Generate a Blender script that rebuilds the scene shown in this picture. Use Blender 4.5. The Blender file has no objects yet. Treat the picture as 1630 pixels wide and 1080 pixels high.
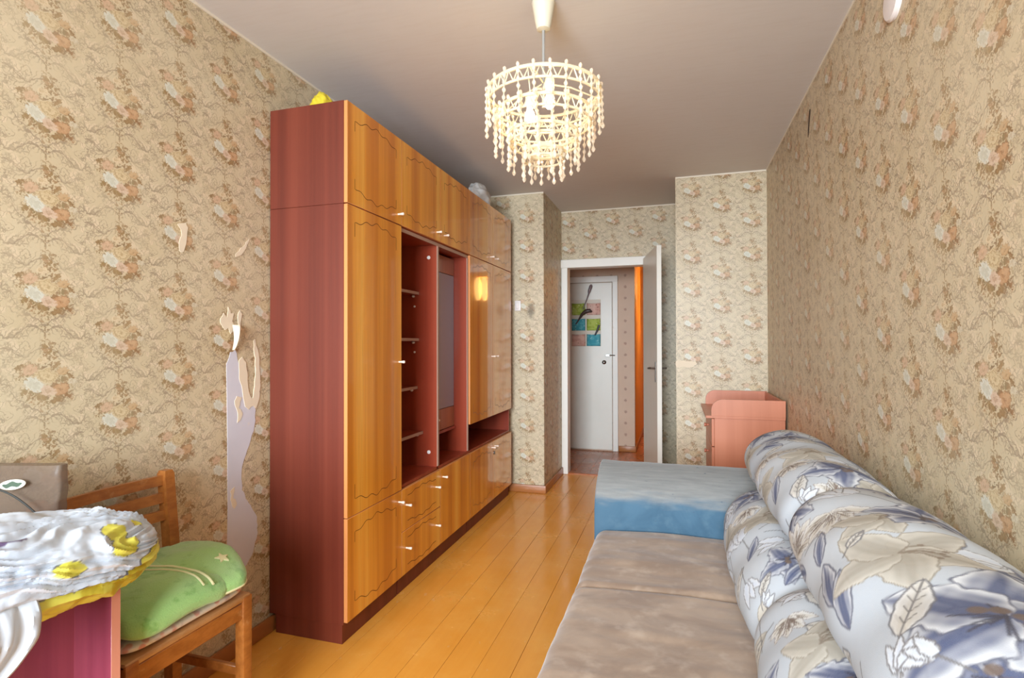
import bpy, bmesh, math, random
import numpy as np
from mathutils import Vector, Matrix, noise as mnoise

random.seed(7)
rng = np.random.default_rng(11)
R = math.radians
S = bpy.context.scene
COL = S.collection

# ------------------------------------------------------------------ camera
H = 1.2388
cam_d = bpy.data.cameras.new('camera')
cam = bpy.data.objects.new('camera', cam_d)
COL.objects.link(cam)
cam_d.sensor_fit = 'HORIZONTAL'
cam_d.sensor_width = 36.0
cam_d.lens = 36.0 * 858.04 / 1630.0
cam_d.clip_start = 0.02
cam.matrix_world = (Matrix.Translation((0, 0, H)) @ Matrix.Rotation(R(16.98), 4, 'Z')
                    @ Matrix.Rotation(R(90 + 0.474), 4, 'X') @ Matrix.Rotation(R(-0.129), 4, 'Z'))
S.camera = cam

# ------------------------------------------------------------------ world, daylight, exposure
S.view_settings.view_transform = 'Standard'
S.view_settings.look = 'None'
S.view_settings.gamma = 1.0
S.view_settings.use_curve_mapping = False
S.view_settings.exposure = -0.06

world = bpy.data.worlds.new('overcast sky')
S.world = world
world.use_nodes = True
bg = world.node_tree.nodes['Background']
bg.inputs[0].default_value = (0.80, 0.90, 1.0, 1)
bg.inputs[1].default_value = 1.0

def area_light(name, loc, rot, sx, sy, power, col):
    d = bpy.data.lights.new(name, 'AREA')
    d.shape = 'RECTANGLE'; d.size = sx; d.size_y = sy; d.energy = power; d.color = col
    o = bpy.data.objects.new(name, d)
    o.location = loc; o.rotation_euler = rot
    COL.objects.link(o)
    return o
# daylight coming in through the window in the wall behind the camera
area_light('window_daylight', (-0.53, -2.02, 1.55), (R(78), 0, 0), 1.7, 1.35, 150, (0.78, 0.90, 1.0)).data.spread = R(105)

# ------------------------------------------------------------------ helpers
def lin(c):
    return tuple(((x / 12.92) if x <= 0.04045 else ((x + 0.055) / 1.055) ** 2.4) for x in c)
def rgb(r, g, b):
    return lin((r / 255, g / 255, b / 255)) + (1.0,)

def world_off(o):
    v = Vector((0, 0, 0))
    while o is not None:
        v = v + o.location
        o = o.parent
    return v

def finish(name, me, mat, parent=None, origin=None, smooth=True):
    """link a mesh given in the frame of its thing (world axes for unrotated things)"""
    mats = mat if isinstance(mat, (list, tuple)) else [mat]
    for m in mats:
        me.materials.append(m)
    o = bpy.data.objects.new(name, me)
    COL.objects.link(o)
    if parent is not None:
        o.parent = parent
        if not parent.get('_local'):
            me.transform(Matrix.Translation(-world_off(parent)))
        else:
            o['_local'] = 1
    elif origin is not None:
        o.location = origin
        me.transform(Matrix.Translation(-Vector(origin)))
    if smooth:
        me.shade_smooth()
        me.set_sharp_from_angle(angle=R(38))
    return o

def bm_obj(name, bm, mat, parent=None, origin=None, smooth=True):
    bmesh.ops.recalc_face_normals(bm, faces=bm.faces)
    me = bpy.data.meshes.new(name)
    bm.to_mesh(me); bm.free()
    return finish(name, me, mat, parent, origin, smooth)

def thing(name, label, cat, loc=(0, 0, 0), group=None, rotz=0.0):
    o = bpy.data.objects.new(name, None)
    o.empty_display_size = 0.05
    COL.objects.link(o)
    o.location = loc
    o['label'] = label; o['category'] = cat
    if group: o['group'] = group
    if rotz:
        o.rotation_euler = (0, 0, rotz); o['_local'] = 1
    return o
def tag(o, label, cat, group=None):
    o['label'] = label; o['category'] = cat
    if group: o['group'] = group
    return o
def struct(o):
    o['kind'] = 'structure'
    return o
def sempty(name, loc):
    o = bpy.data.objects.new(name, None); COL.objects.link(o); o.location = loc
    o['kind'] = 'structure'
    return o

def add_box(bm, x0, x1, y0, y1, z0, z1, bev=0.0, seg=1):
    r = bmesh.ops.create_cube(bm, size=1.0)
    vs = r['verts']
    for v in vs:
        v.co = Vector(((x0 + x1) / 2 + v.co.x * (x1 - x0), (y0 + y1) / 2 + v.co.y * (y1 - y0), (z0 + z1) / 2 + v.co.z * (z1 - z0)))
    if bev > 0:
        es = list({e for v in vs for e in v.link_edges})
        bmesh.ops.bevel(bm, geom=es, offset=bev, segments=seg, affect='EDGES', profile=0.5, clamp_overlap=True)
    return vs
def box(name, x0, x1, y0, y1, z0, z1, mat, parent=None, bev=0.0, seg=1, origin=None):
    bm = bmesh.new()
    add_box(bm, x0, x1, y0, y1, z0, z1, bev, seg)
    return bm_obj(name, bm, mat, parent, origin)

def frame_of(d):
    d = Vector(d).normalized()
    a = Vector((0, 0, 1)) if abs(d.z) < 0.9 else Vector((1, 0, 0))
    u = d.cross(a).normalized(); v = d.cross(u).normalized()
    return u, v
def add_tube(bm, pts, r, n=8, closed=False, cap=True):
    pts = [Vector(p) for p in pts]
    m = len(pts); rings = []
    rr = r if isinstance(r, (list, tuple)) else [r] * m
    prev = None
    for i, p in enumerate(pts):
        if closed: d = pts[(i + 1) % m] - pts[i - 1]
        else: d = pts[min(i + 1, m - 1)] - pts[max(i - 1, 0)]
        d.normalize()
        if prev is None: u, v = frame_of(d)
        else:
            u = (prev - d * prev.dot(d)).normalized(); v = d.cross(u).normalized()
        prev = u
        rings.append([bm.verts.new(p + u * (rr[i] * math.cos(2 * math.pi * k / n)) + v * (rr[i] * math.sin(2 * math.pi * k / n))) for k in range(n)])
    for i in range(m if closed else m - 1):
        a = rings[i]; b = rings[(i + 1) % m]
        for k in range(n):
            bm.faces.new((a[k], a[(k + 1) % n], b[(k + 1) % n], b[k]))
    if cap and not closed:
        bm.faces.new(rings[0][::-1]); bm.faces.new(rings[-1])
def add_lathe(bm, prof, n=24, c=(0, 0, 0), axis='z'):
    """prof: list of (r, h)"""
    rings = []
    def P(r, h, a):
        x, y = r * math.cos(a), r * math.sin(a)
        if axis == 'z': q = (x, y, h)
        elif axis == 'x': q = (h, x, y)
        else: q = (x, h, y)
        return Vector(q) + Vector(c)
    for r, h in prof:
        if r < 1e-6: rings.append([bm.verts.new(P(0, h, 0))])
        else: rings.append([bm.verts.new(P(r, h, 2 * math.pi * k / n)) for k in range(n)])
    for a, b in zip(rings[:-1], rings[1:]):
        for k in range(n):
            f = [a[k % len(a)], a[(k + 1) % len(a)], b[(k + 1) % len(b)], b[k % len(b)]]
            g = []
            for v in f:
                if v not in g: g.append(v)
            if len(g) > 2: bm.faces.new(g)
    if len(rings[0]) > 1: bm.faces.new(rings[0][::-1])
    if len(rings[-1]) > 1: bm.faces.new(rings[-1])
def add_prism(bm, poly, fn, t):
    """poly: 2-D points; fn maps (a,b,depth) to 3-D"""
    lo = [bm.verts.new(fn(a, b, 0)) for a, b in poly]
    hi = [bm.verts.new(fn(a, b, t)) for a, b in poly]
    n = len(poly)
    bm.faces.new(lo[::-1]); bm.faces.new(hi)
    for i in range(n):
        bm.faces.new((lo[i], lo[(i + 1) % n], hi[(i + 1) % n], hi[i]))

# ------------------------------------------------------------------ node expression helper
class NT:
    dim = '3D'
    def __init__(self, name):
        self.m = bpy.data.materials.new(name)
        self.m.use_nodes = True
        self.t = self.m.node_tree
        self.b = self.t.nodes['Principled BSDF']
        self.out = self.t.nodes['Material Output']
    def n(self, typ, **k):
        nd = self.t.nodes.new(typ)
        for a, v in k.items(): setattr(nd, a, v)
        return nd
    def put(self, sock, v):
        if isinstance(v, bpy.types.NodeSocket): self.t.links.new(v, sock)
        elif isinstance(v, E): self.t.links.new(v.s, sock)
        elif v is not None: sock.default_value = v
    def math(self, op, a, b=None, c=None):
        nd = self.n('ShaderNodeMath', operation=op)
        self.put(nd.inputs[0], a)
        if b is not None: self.put(nd.inputs[1], b)
        if c is not None: self.put(nd.inputs[2], c)
        return E(self, nd.outputs[0])
    def vmath(self, op, a, b=None, scale=None):
        nd = self.n('ShaderNodeVectorMath', operation=op)
        self.put(nd.inputs[0], a)
        if b is not None: self.put(nd.inputs[1], b)
        if scale is not None: self.put(nd.inputs['Scale'], scale)
        return E(self, nd.outputs['Value' if op in ('LENGTH', 'DOT_PRODUCT', 'DISTANCE') else 'Vector'])
    def smooth(self, x, e0, e1, o0=0.0, o1=1.0):
        nd = self.n('ShaderNodeMapRange', interpolation_type='SMOOTHSTEP')
        self.put(nd.inputs[0], x)
        nd.inputs[1].default_value = e0; nd.inputs[2].default_value = e1
        nd.inputs[3].default_value = o0; nd.inputs[4].default_value = o1
        return E(self, nd.outputs[0])
    def mix(self, f, a, b, mode='MIX'):
        nd = self.n('ShaderNodeMix', data_type='RGBA', blend_type=mode)
        self.put(nd.inputs[0], f)
        self.put(nd.inputs[6], a); self.put(nd.inputs[7], b)
        return E(self, nd.outputs[2])
    def mapping(self, v, loc=(0, 0, 0), rot=0.0, scale=(1, 1, 1), kind='POINT'):
        nd = self.n('ShaderNodeMapping', vector_type=kind)
        self.put(nd.inputs[0], v)
        nd.inputs[1].default_value = loc; nd.inputs[2].default_value = (0, 0, rot); nd.inputs[3].default_value = scale
        return E(self, nd.outputs[0])
    def noise(self, v, scale, detail=2.0, rough=0.5, color=False, dist=0.0):
        nd = self.n('ShaderNodeTexNoise', noise_dimensions=self.dim)
        if v is not None: self.put(nd.inputs['Vector'], v)
        nd.inputs['Scale'].default_value = scale; nd.inputs['Detail'].default_value = detail
        nd.inputs['Roughness'].default_value = rough; nd.inputs['Distortion'].default_value = dist
        return E(self, nd.outputs['Color' if color else 0])
    def voronoi(self, v, scale, feature='F1', out='Distance', rnd=1.0):
        nd = self.n('ShaderNodeTexVoronoi', feature=feature, voronoi_dimensions=self.dim)
        self.put(nd.inputs['Vector'], v)
        nd.inputs['Scale'].default_value = scale; nd.inputs['Randomness'].default_value = rnd
        return E(self, nd.outputs[out])
    def sep(self, v):
        nd = self.n('ShaderNodeSeparateXYZ'); self.put(nd.inputs[0], v)
        return [E(self, o) for o in nd.outputs]
    def comb(self, x, y, z=0.0):
        nd = self.n('ShaderNodeCombineXYZ')
        for i, q in enumerate((x, y, z)): self.put(nd.inputs[i], q)
        return E(self, nd.outputs[0])
    def obj(self):
        return E(self, self.n('ShaderNodeTexCoord').outputs['Object'])
    def pos(self):
        return E(self, self.n('ShaderNodeNewGeometry').outputs['Position'])
    def uv(self):
        return E(self, self.n('ShaderNodeUVMap').outputs[0])
    def ramp(self, f, stops):
        nd = self.n('ShaderNodeValToRGB')
        self.put(nd.inputs[0], f)
        e = nd.color_ramp.elements
        while len(e) < len(stops): e.new(0.5)
        for el, (p, c) in zip(e, stops):
            el.position = p; el.color = c
        return E(self, nd.outputs[0])
    def bump(self, h, strength=0.3, dist=0.002):
        nd = self.n('ShaderNodeBump')
        nd.inputs['Strength'].default_value = strength; nd.inputs['Distance'].default_value = dist
        self.put(nd.inputs['Height'], h)
        self.t.links.new(nd.outputs[0], self.b.inputs['Normal'])
    def set(self, color=None, rough=None, **k):
        if color is not None: self.put(self.b.inputs['Base Color'], color)
        if rough is not None: self.put(self.b.inputs['Roughness'], rough)
        for a, v in k.items(): self.put(self.b.inputs[a.replace('_', ' ')], v)
        return self.m
class E:
    def __init__(self, nt, s): self.nt = nt; self.s = s
    def __add__(self, o): return self.nt.math('ADD', self, o)
    __radd__ = __add__
    def __sub__(self, o): return self.nt.math('SUBTRACT', self, o)
    def __rsub__(self, o): return self.nt.math('SUBTRACT', o, self)
    def __mul__(self, o): return self.nt.math('MULTIPLY', self, o)
    __rmul__ = __mul__
    def __truediv__(self, o): return self.nt.math('DIVIDE', self, o)
    def fract(self): return self.nt.math('FRACT', self)
    def floor(self): return self.nt.math('FLOOR', self)
    def abs(self): return self.nt.math('ABSOLUTE', self)
    def sin(self): return self.nt.math('SINE', self)
    def max(self, o): return self.nt.math('MAXIMUM', self, o)
    def min(self, o): return self.nt.math('MINIMUM', self, o)
    def pow(self, o): return self.nt.math('POWER', self, o)

def plain(name, color, rough=0.5, **k):
    t = NT(name)
    return t.set(color, rough, **k)

# ------------------------------------------------------------------ materials
PITCH, DROP = 0.208, 0.250
def wallpaper(name, stain=None, base=(204, 186, 154)):
    t = NT(name); t.dim = '2D'
    uv = t.uv()
    U, V, _ = t.sep(uv)
    cu = U / PITCH + 0.5
    k = cu.floor()
    par = (k * 0.5).fract()
    u = (cu.fract() - 0.5) * (PITCH * 92)
    v = ((V / DROP + par + 0.5).fract() - 0.5) * (DROP * 94)
    p = t.comb(u, v)                         # cell frame in centimetres, bouquet near the origin
    w1 = t.noise(p, 0.55, 2, 0.6, color=True)
    w1 = t.vmath('SUBTRACT', w1, (0.5, 0.5, 0.5))
    pw = t.vmath('ADD', p, t.vmath('SCALE', w1, scale=2.6))
    w2 = t.vmath('SUBTRACT', t.noise(p, 1.7, 2, 0.6, color=True), (0.5, 0.5, 0.5))
    pl = t.vmath('ADD', t.vmath('ADD', p, t.vmath('SCALE', w1, scale=1.6)), t.vmath('SCALE', w2, scale=1.3))
    # ground: faded beige silk stripes
    g = t.noise(uv, 2.2, 3, 0.6)
    col = t.mix(g, rgb(base[0] - 9, base[1] - 11, base[2] - 16), rgb(base[0] + 9, base[1] + 11, base[2] + 14))
    # --- scroll work, mirrored about the column axis
    au = u.abs()
    m = t.comb(au, v)
    wm = t.vmath('SCALE', t.vmath('SUBTRACT', t.noise(m, 0.45, 2, 0.6, color=True), (0.5, 0.5, 0.5)), scale=2.4)
    mw = t.vmath('ADD', m, wm)
    mu, mv, _ = t.sep(mw)
    line = None
    def add_line(x):
        nonlocal line
        line = x if line is None else line.max(x)
    def stem(vs, w, fw):
        d = (mv - vs).abs()
        add_line(t.smooth(d, w, w * 2.2, 1, 0))
        hatch = ((mu * 5.2 + mv * 3.4).sin())
        add_line(t.smooth(hatch, 0.55, 0.92) * t.smooth(d, fw * 0.45, fw, 0.72, 0))
    stem((mu * 0.1).pow(1.25) * 10.0 - 8.2 + (mu * 0.9).sin() * 0.7, 0.14, 2.8)
    stem((mu * 0.55).sin() * 1.6 - 9.8, 0.13, 2.4)
    stem((mu * 0.8 + 1.0).sin() * 1.2 + 8.3, 0.12, 2.2)
    for cx, cy, r, ph, sgn in ((3.3, -6.6, 1.7, 0.1, 1), (6.0, -3.6, 2.2, 0.5, -1), (8.6, 1.2, 1.7, 0.3, 1), (5.6, -10.6, 2.0, 0.8, 1),
                               (8.9, -7.2, 1.8, 0.2, -1), (4.4, 9.8, 1.9, 0.6, -1), (8.0, 5.6, 2.1, 0.0, 1), (8.4, 10.2, 1.8, 0.4, 1)):
        q = t.mapping(mw, (cx, cy, 0), ph * 6.28, (r, r * sgn, 1), 'TEXTURE')
        ln = t.vmath('LENGTH', q)
        ga = t.n('ShaderNodeTexGradient', gradient_type='RADIAL'); t.put(ga.inputs[0], q)
        sp = ((ln * 1.9 - E(t, ga.outputs[1])).fract() - 0.5).abs()
        add_line(t.smooth(sp, 0.06, 0.15, 0.85, 0) * t.smooth(ln, 0.85, 1.05, 1, 0))
    ve = t.voronoi(mw, 0.62, 'DISTANCE_TO_EDGE')
    patch = t.smooth(t.noise(m, 0.22, 1), 0.36, 0.48)
    add_line(t.smooth(ve, 0.03, 0.10, 0.75, 0) * patch * t.smooth(au, 2.5, 4.5))
    rp = t.vmath('LENGTH', t.mapping(p, (0.3, 0, 0), 0, (7.2, 6.0, 1), 'TEXTURE'))
    clear = t.smooth(rp, 0.75, 1.05)
    fade = t.smooth(t.noise(uv, 9.0, 2), 0.3, 0.62, 0.6, 1.0)
    line = line * clear * fade
    pale_patch = t.smooth(t.noise(mw, 0.35, 1), 0.5, 0.7) * clear  # random paler patches in the printed ground
    col = t.mix(pale_patch * 0.35, col, rgb(236, 212, 182))
    col = t.mix(line * 0.85, col, rgb(146, 126, 104))
    # --- leaf sprays: small lozenge cells, brown and olive
    vc = t.n('ShaderNodeTexVoronoi', feature='F1', voronoi_dimensions='2D'); t.put(vc.inputs['Vector'], pw); vc.inputs['Scale'].default_value = 1.12
    leafcol = t.ramp(t.sep(E(t, vc.outputs['Color']))[0], [(0.0, rgb(116, 84, 48)), (0.45, rgb(148, 110, 68)), (0.75, rgb(126, 104, 62)), (1.0, rgb(168, 124, 84))])
    leaf = t.smooth(E(t, vc.outputs['Distance']), 0.36, 0.58, 1, 0)
    reg = None
    pr_ = t.vmath('ADD', pw, t.vmath('SCALE', w2, scale=3.2))
    for cx, cy, a, b, rot in ((1.8, -2.8, 6.0, 2.9, 0.1), (-3.4, 2.6, 3.4, 3.2, -0.5), (4.0, 1.2, 3.4, 3.2, 0.2), (0.9, 6.4, 2.0, 5.4, -0.08), (-3.2, -2.4, 2.8, 1.9, -0.5)):
        q = t.smooth(t.vmath('LENGTH', t.mapping(pr_, (cx, cy, 0), rot, (a, b, 1), 'TEXTURE')), 0.75, 1.15, 1, 0)
        reg = q if reg is None else reg.max(q)
    axis = t.smooth(u.abs(), 0.7, 1.5, 0.75, 0)
    dens = t.smooth(E(t, vc.outputs['Distance']), 0.25, 0.42, 1, 0)
    col = t.mix((leaf * reg).max(axis * dens) * 0.82, col, leafcol)
    # --- blossoms
    for cx, cy, a, b, rot, c, c2, ring in (
            (2.9, -4.0, 1.9, 0.8, 0.7, (134, 104, 64), (156, 122, 80), 1.0), (5.3, -3.3, 1.7, 0.7, -0.7, (150, 106, 66), (128, 92, 54), 1.0),
            (-0.8, -3.3, 1.8, 0.85, -0.5, (140, 112, 70), (160, 130, 86), 1.0), (-4.6, -1.6, 1.3, 0.6, 0.9, (136, 110, 64), (156, 126, 82), 1.0),
            (-5.4, 4.8, 1.5, 0.6, 0.6, (146, 114, 72), (130, 100, 60), 1.0), (2.8, 4.9, 1.7, 0.7, 0.9, (138, 106, 64), (158, 124, 80), 1.0),
            (6.0, 2.1, 1.4, 0.6, -0.9, (148, 112, 70), (130, 98, 58), 1.0), (2.4, -0.2, 0.9, 1.5, 0.2, (124, 88, 52), (146, 106, 66), 1.0),
            (0.9, 8.4, 1.2, 0.5, 0.8, (140, 110, 68), (158, 126, 84), 1.0), (0.1, 9.9, 1.1, 0.5, -0.7, (140, 110, 68), (158, 126, 84), 1.0),
            (-3.4, 3.7, 2.0, 1.5, 0.4, (208, 172, 142), (176, 140, 108), 2.2),
            (-0.7, 6.3, 1.4, 1.1, 0.3, (220, 198, 164), (186, 156, 116), 1.6),
            (0.5, 2.2, 3.1, 2.1, -0.3, (212, 190, 150), (172, 144, 102), 3.0),
            (4.4, 3.2, 1.6, 1.4, 0.0, (196, 160, 118), (164, 126, 84), 2.0),
            (-2.4, 0.0, 2.9, 1.8, -0.5, (216, 216, 204), (196, 194, 176), 1.1),
            (3.8, -1.7, 2.2, 1.9, 0.2, (194, 150, 110), (156, 112, 74), 2.2),
            (0.8, -1.8, 1.9, 1.7, 0.1, (214, 186, 162), (186, 152, 126), 1.4),
            (6.5, 0.4, 1.2, 1.0, 0.1, (208, 196, 172), (190, 172, 144), 1.5)):
        ln = t.vmath('LENGTH', t.mapping(pl, (cx, cy, 0), rot, (a, b, 1), 'TEXTURE'))
        petal = (ln * (6.28 * ring * 0.62)).sin()
        fc = t.mix(t.smooth(petal, 0.1, 0.9) * 0.75, rgb(*c), rgb(*c2))
        col = t.mix(t.smooth(ln, 0.80, 1.0, 0.84, 0), col, fc)
    # faded, cloudy ageing of the paper
    age = t.noise(uv, 1.1, 4, 0.65)
    col = t.mix(t.smooth(age, 0.35, 0.75, 0, 0.32), col, rgb(base[0] + 12, base[1] + 14, base[2] + 14))
    if stain:
        x, z, a, b = stain
        d = t.vmath('LENGTH', t.mapping(uv, (x, z, 0), 0.0, (a, b, 1), 'TEXTURE'))
        d = d + (t.noise(uv, 40, 3) - 0.5) * 0.9
        col = t.mix(t.smooth(d, 0.25, 1.15, 0.72, 0), col, rgb(104, 92, 70))
    fine = t.noise(t.mapping(uv, scale=(700, 240, 1)), 1.0, 1)
    t.bump(fine, 0.22, 0.001)
    return t.set(col, 0.42, Specular_IOR_Level=0.45)
WP = wallpaper('floral wallpaper')
WP_STAIN = wallpaper('stained floral wallpaper', stain=(0.039, -0.789, 0.042, 0.075))

def hall_paper():
    t = NT('pink dotted hall wallpaper')
    uv = t.uv()
    U, V, _ = t.sep(uv)
    fx = ((U / 0.16).fract() - 0.5) * 0.16; fy = ((V / 0.13).fract() - 0.5) * 0.13
    d = t.vmath('LENGTH', t.comb(fx, fy)) + (t.noise(uv, 60, 2) - 0.5) * 0.02
    g = t.noise(uv, 4, 4)
    col = t.mix(g, rgb(196, 164, 140), rgb(214, 184, 158))
    col = t.mix(t.smooth(d, 0.008, 0.022, 0.6, 0), col, rgb(140, 96, 82))
    return t.set(col, 0.55)
HALLP = hall_paper()

def ceiling_mat():
    t = NT('old whitewash ceiling')
    p = t.obj()
    a = t.noise(p, 1.3, 4, 0.6); b = t.noise(t.mapping(p, scale=(3, 26, 1)), 2.0, 3)
    c = t.mix(a, rgb(212, 206, 202), rgb(222, 218, 214))
    c = t.mix(t.smooth(b, 0.4, 0.75, 0, 0.12), c, rgb(196, 184, 172))
    t.bump(b * 0.3 + a + t.noise(p, 5, 4), 0.15, 0.004)
    return t.set(c, 0.8)
CEIL = ceiling_mat()

def board_mat(name, c1, c2, c3, rough):
    t = NT(name)
    p = t.pos()
    oi = t.n('ShaderNodeObjectInfo')
    rnd = E(t, oi.outputs['Random'])
    g = t.noise(t.mapping(p, scale=(22, 1.1, 1)), 2.0, 4, 0.6)
    w = t.noise(p, 2.6, 5, 0.65)
    c = t.mix(g, rgb(*c1), rgb(*c2))
    c = t.mix(t.smooth(w, 0.42, 0.72, 0, 0.6), c, rgb(*c3))
    c = t.mix(rnd * 0.14, c, rgb(c1[0] - 34, c1[1] - 30, c1[2] - 16))
    sp = t.noise(t.mapping(p, scale=(1, .55, 1)), 34, 2, 0.5)
    c = t.mix(t.smooth(sp, 0.70, 0.76, 0, 0.45), c, rgb(226, 176, 120))
    sc = t.noise(t.mapping(p, scale=(1, .4, 1)), 15, 3, 0.6)
    c = t.mix(t.smooth(sc, 0.72, 0.82, 0, 0.45), c, rgb(150, 86, 36))
    t.bump(g + w * 0.3, 0.06, 0.002)
    r = t.smooth(w, 0.3, 0.7, rough - 0.06, rough + 0.12)
    return t.set(c, r, Specular_IOR_Level=0.55)
BOARD = board_mat('orange painted floor boards', (238, 164, 66), (226, 148, 56), (240, 176, 86), 0.18)
HBOARD = board_mat('red-brown painted hall boards', (176, 104, 60), (164, 94, 52), (186, 118, 74), 0.26)
BASEB = plain('brown baseboard paint', rgb(168, 104, 54), 0.35)
GAP = plain('dark floor joint', rgb(140, 84, 38), 0.9)

def veneer(name, c1, c2, c3, coat, stripe=9.0, rough=0.3, contrast=1.0):
    t = NT(name)
    p = t.pos()
    big = t.noise(t.mapping(p, scale=(stripe, stripe, 0.22)), 1.0, 2, 0.5)
    mid = t.noise(t.mapping(p, scale=(stripe * 5, stripe * 5, 0.5)), 1.0, 3, 0.6)
    fin = t.noise(t.mapping(p, scale=(260, 260, 3.0)), 1.0, 2, 0.6)
    x = big * 0.80 + mid * 0.20
    c = t.ramp(x, [(0.36, rgb(*c1)), (0.5, rgb(*c2)), (0.62, rgb(*c3))])
    c = t.mix(t.smooth(fin, 0.45, 0.75, 0, 0.22 * contrast), c, rgb(*[q * 0.72 for q in c1]))
    t.bump(fin, 0.05, 0.001)
    return t.set(c, rough, Coat_Weight=coat, Coat_Roughness=0.04, Coat_IOR=1.5)
DOORV = veneer('honey veneer door', (204, 122, 34), (232, 154, 50), (242, 178, 76), 0.45, rough=0.3)
GLOSSV = veneer('high gloss honey veneer door', (196, 114, 34), (222, 144, 50), (236, 168, 74), 1.0, rough=0.2)
SIDEV = veneer('red-brown laminate', (97, 35, 18), (107, 41, 23), (115, 48, 29), 0.0, stripe=14, rough=0.5, contrast=0.55)
INSIDEV = veneer('mahogany red laminate', (138, 50, 28), (150, 58, 34), (158, 66, 40), 0.2, stripe=10, rough=0.36, contrast=0.6)
RAILV = veneer('brown veneer rail', (140, 74, 34), (160, 88, 42), (172, 100, 52), 0.4, rough=0.3)
EDGE = plain('light edge band', rgb(208, 134, 76), 0.45)
GROOVE = plain('dark carved groove', rgb(92, 46, 16), 0.6)
SHELFEDGE = plain('worn grey-brown shelf edge', rgb(170, 134, 116), 0.45)
KNOBM = plain('cream plastic pull', rgb(240, 216, 196), 0.25, Specular_IOR_Level=0.6)
CAPM = plain('white plastic cap', rgb(236, 226, 222), 0.35)
GREYGLASS = plain('smoky lilac glass panel', rgb(150, 142, 156), 0.15, Specular_IOR_Level=0.7)
METAL = plain('dull steel', rgb(150, 146, 140), 0.35, Metallic=1.0)
BRASS = plain('brass', rgb(200, 160, 90), 0.3, Metallic=1.0)

def paint(name, c, rough=0.4, var=10, dirt=None):
    t = NT(name)
    p = t.pos()
    a = t.noise(p, 3.0, 4, 0.6)
    col = t.mix(a, rgb(*[max(0, q - var) for q in c]), rgb(*[min(255, q + var * 0.4) for q in c]))
    if dirt:
        b = t.noise(p, 14, 4, 0.7)
        col = t.mix(t.smooth(b, 0.6, 0.78, 0, 0.5), col, rgb(*dirt))
    t.bump(a, 0.08, 0.002)
    return t.set(col, rough)
WHITEP = paint('white gloss door paint', (232, 226, 214), 0.35, 10)
TRIMP = paint('white casing paint', (238, 232, 222), 0.4, 10, (206, 190, 168))
PLASTER = paint('lilac white plaster', (212, 208, 216), 0.85, 16, (226, 206, 188))
PAPERBACK = paint('cream paper backing', (232, 214, 188), 0.85, 14)
WARMLITP = paint('lamp-orange corridor wall', (226, 160, 74), 0.6, 10)  # warm orange of the corridor lamp's light is put into the wall colour

# ------------------------------------------------------------------ room shell
XL, XR, ZC = -1.686, 0.63, 2.496
YB, YP, YBUMP, YF, YH = -2.0, 4.266, 4.342, 5.066, 6.27
XBUMP, XPIER = -1.05, -0.004
UVREF = {'left': (1.058, 1.878), 'right': (-1.367, 1.64), 'pier': (0.108, 2.387), 'bump': (-1.201, 2.301), 'far': (-0.986, 2.392)}
def wall_poly(name, quads, mat, ref=(0, 0), parent=None, flip=1):
    """quads: list of boxes; uv in metres from the dominant axis"""
    bm = bmesh.new()
    for q in quads: add_box(bm, *q)
    uvl = bm.loops.layers.uv.new('UVMap')
    bmesh.ops.recalc_face_normals(bm, faces=bm.faces)
    for f in bm.faces:
        ax = max(range(3), key=lambda i: abs(f.normal[i]))
        for l in f.loops:
            c = l.vert.co
            a, b = (c.y * flip, c.z) if ax == 0 else ((c.x, c.z) if ax == 1 else (c.x, c.y))
            l[uvl].uv = (a - ref[0], b - ref[1])
    me = bpy.data.meshes.new(name); bm.to_mesh(me); bm.free()
    o = finish(name, me, mat, parent, None, False)
    return struct(o)
T = 0.12
wall_left = wall_poly('wall_left', [(XL - T, XL, YB, YF, -0.1, ZC)], WP, UVREF['left'])
wall_right = wall_poly('wall_right', [(XR, XR + T, YB, YF, -0.1, ZC)], WP, UVREF['right'], None, -1)
wall_pier_left = wall_poly('wall_pier_left', [(XL, XBUMP, YBUMP, YF, -0.1, ZC)], WP_STAIN, UVREF['bump'])
wall_pier_right = wall_poly('wall_pier_right', [(XPIER, XR, YP, YF, -0.1, ZC)], WP, UVREF['pier'])
DX0, DX1, DZ = -1.0, -0.262, 1.965       # doorway opening
wall_far = wall_poly('wall_far', [(XL - T, DX0, YF, YF + 0.1, -0.1, ZC), (DX1, XR + T, YF, YF + 0.1, -0.1, ZC), (DX0, DX1, YF, YF + 0.1, DZ, ZC)], WP, UVREF['far'])
# back wall with the window the daylight enters by
WX0, WX1, WZ0, WZ1 = -1.4, 0.34, 0.85, 2.25
wall_back = wall_poly('wall_back', [(XL - T, WX0, YB - T, YB, -0.1, ZC), (WX1, XR + T, YB - T, YB, -0.1, ZC), (WX0, WX1, YB - T, YB, -0.1, WZ0), (WX0, WX1, YB - T, YB, WZ1, ZC)], WP, UVREF['far'])
win = sempty('window_1', (WX0, YB, WZ0))
bm = bmesh.new()
add_box(bm, WX0, WX1, YB - 0.11, YB - 0.05, WZ0, WZ0 + 0.06); add_box(bm, WX0, WX1, YB - 0.11, YB - 0.05, WZ1 - 0.06, WZ1)
for x in (WX0, (WX0 + WX1) / 2 - 0.03, WX1 - 0.06): add_box(bm, x, x + 0.06, YB - 0.11, YB - 0.05, WZ0, WZ1)
bm_obj('window_frame', bm, TRIMP, win)
box('window_sill', WX0 - 0.05, WX1 + 0.05, YB - 0.05, YB + 0.12, WZ0 - 0.03, WZ0, TRIMP, win, 0.004)

# ceiling
ceiling = struct(box('ceiling', XL - T, XR + T, YB - T, 8.1, ZC, ZC + 0.1, CEIL))
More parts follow.
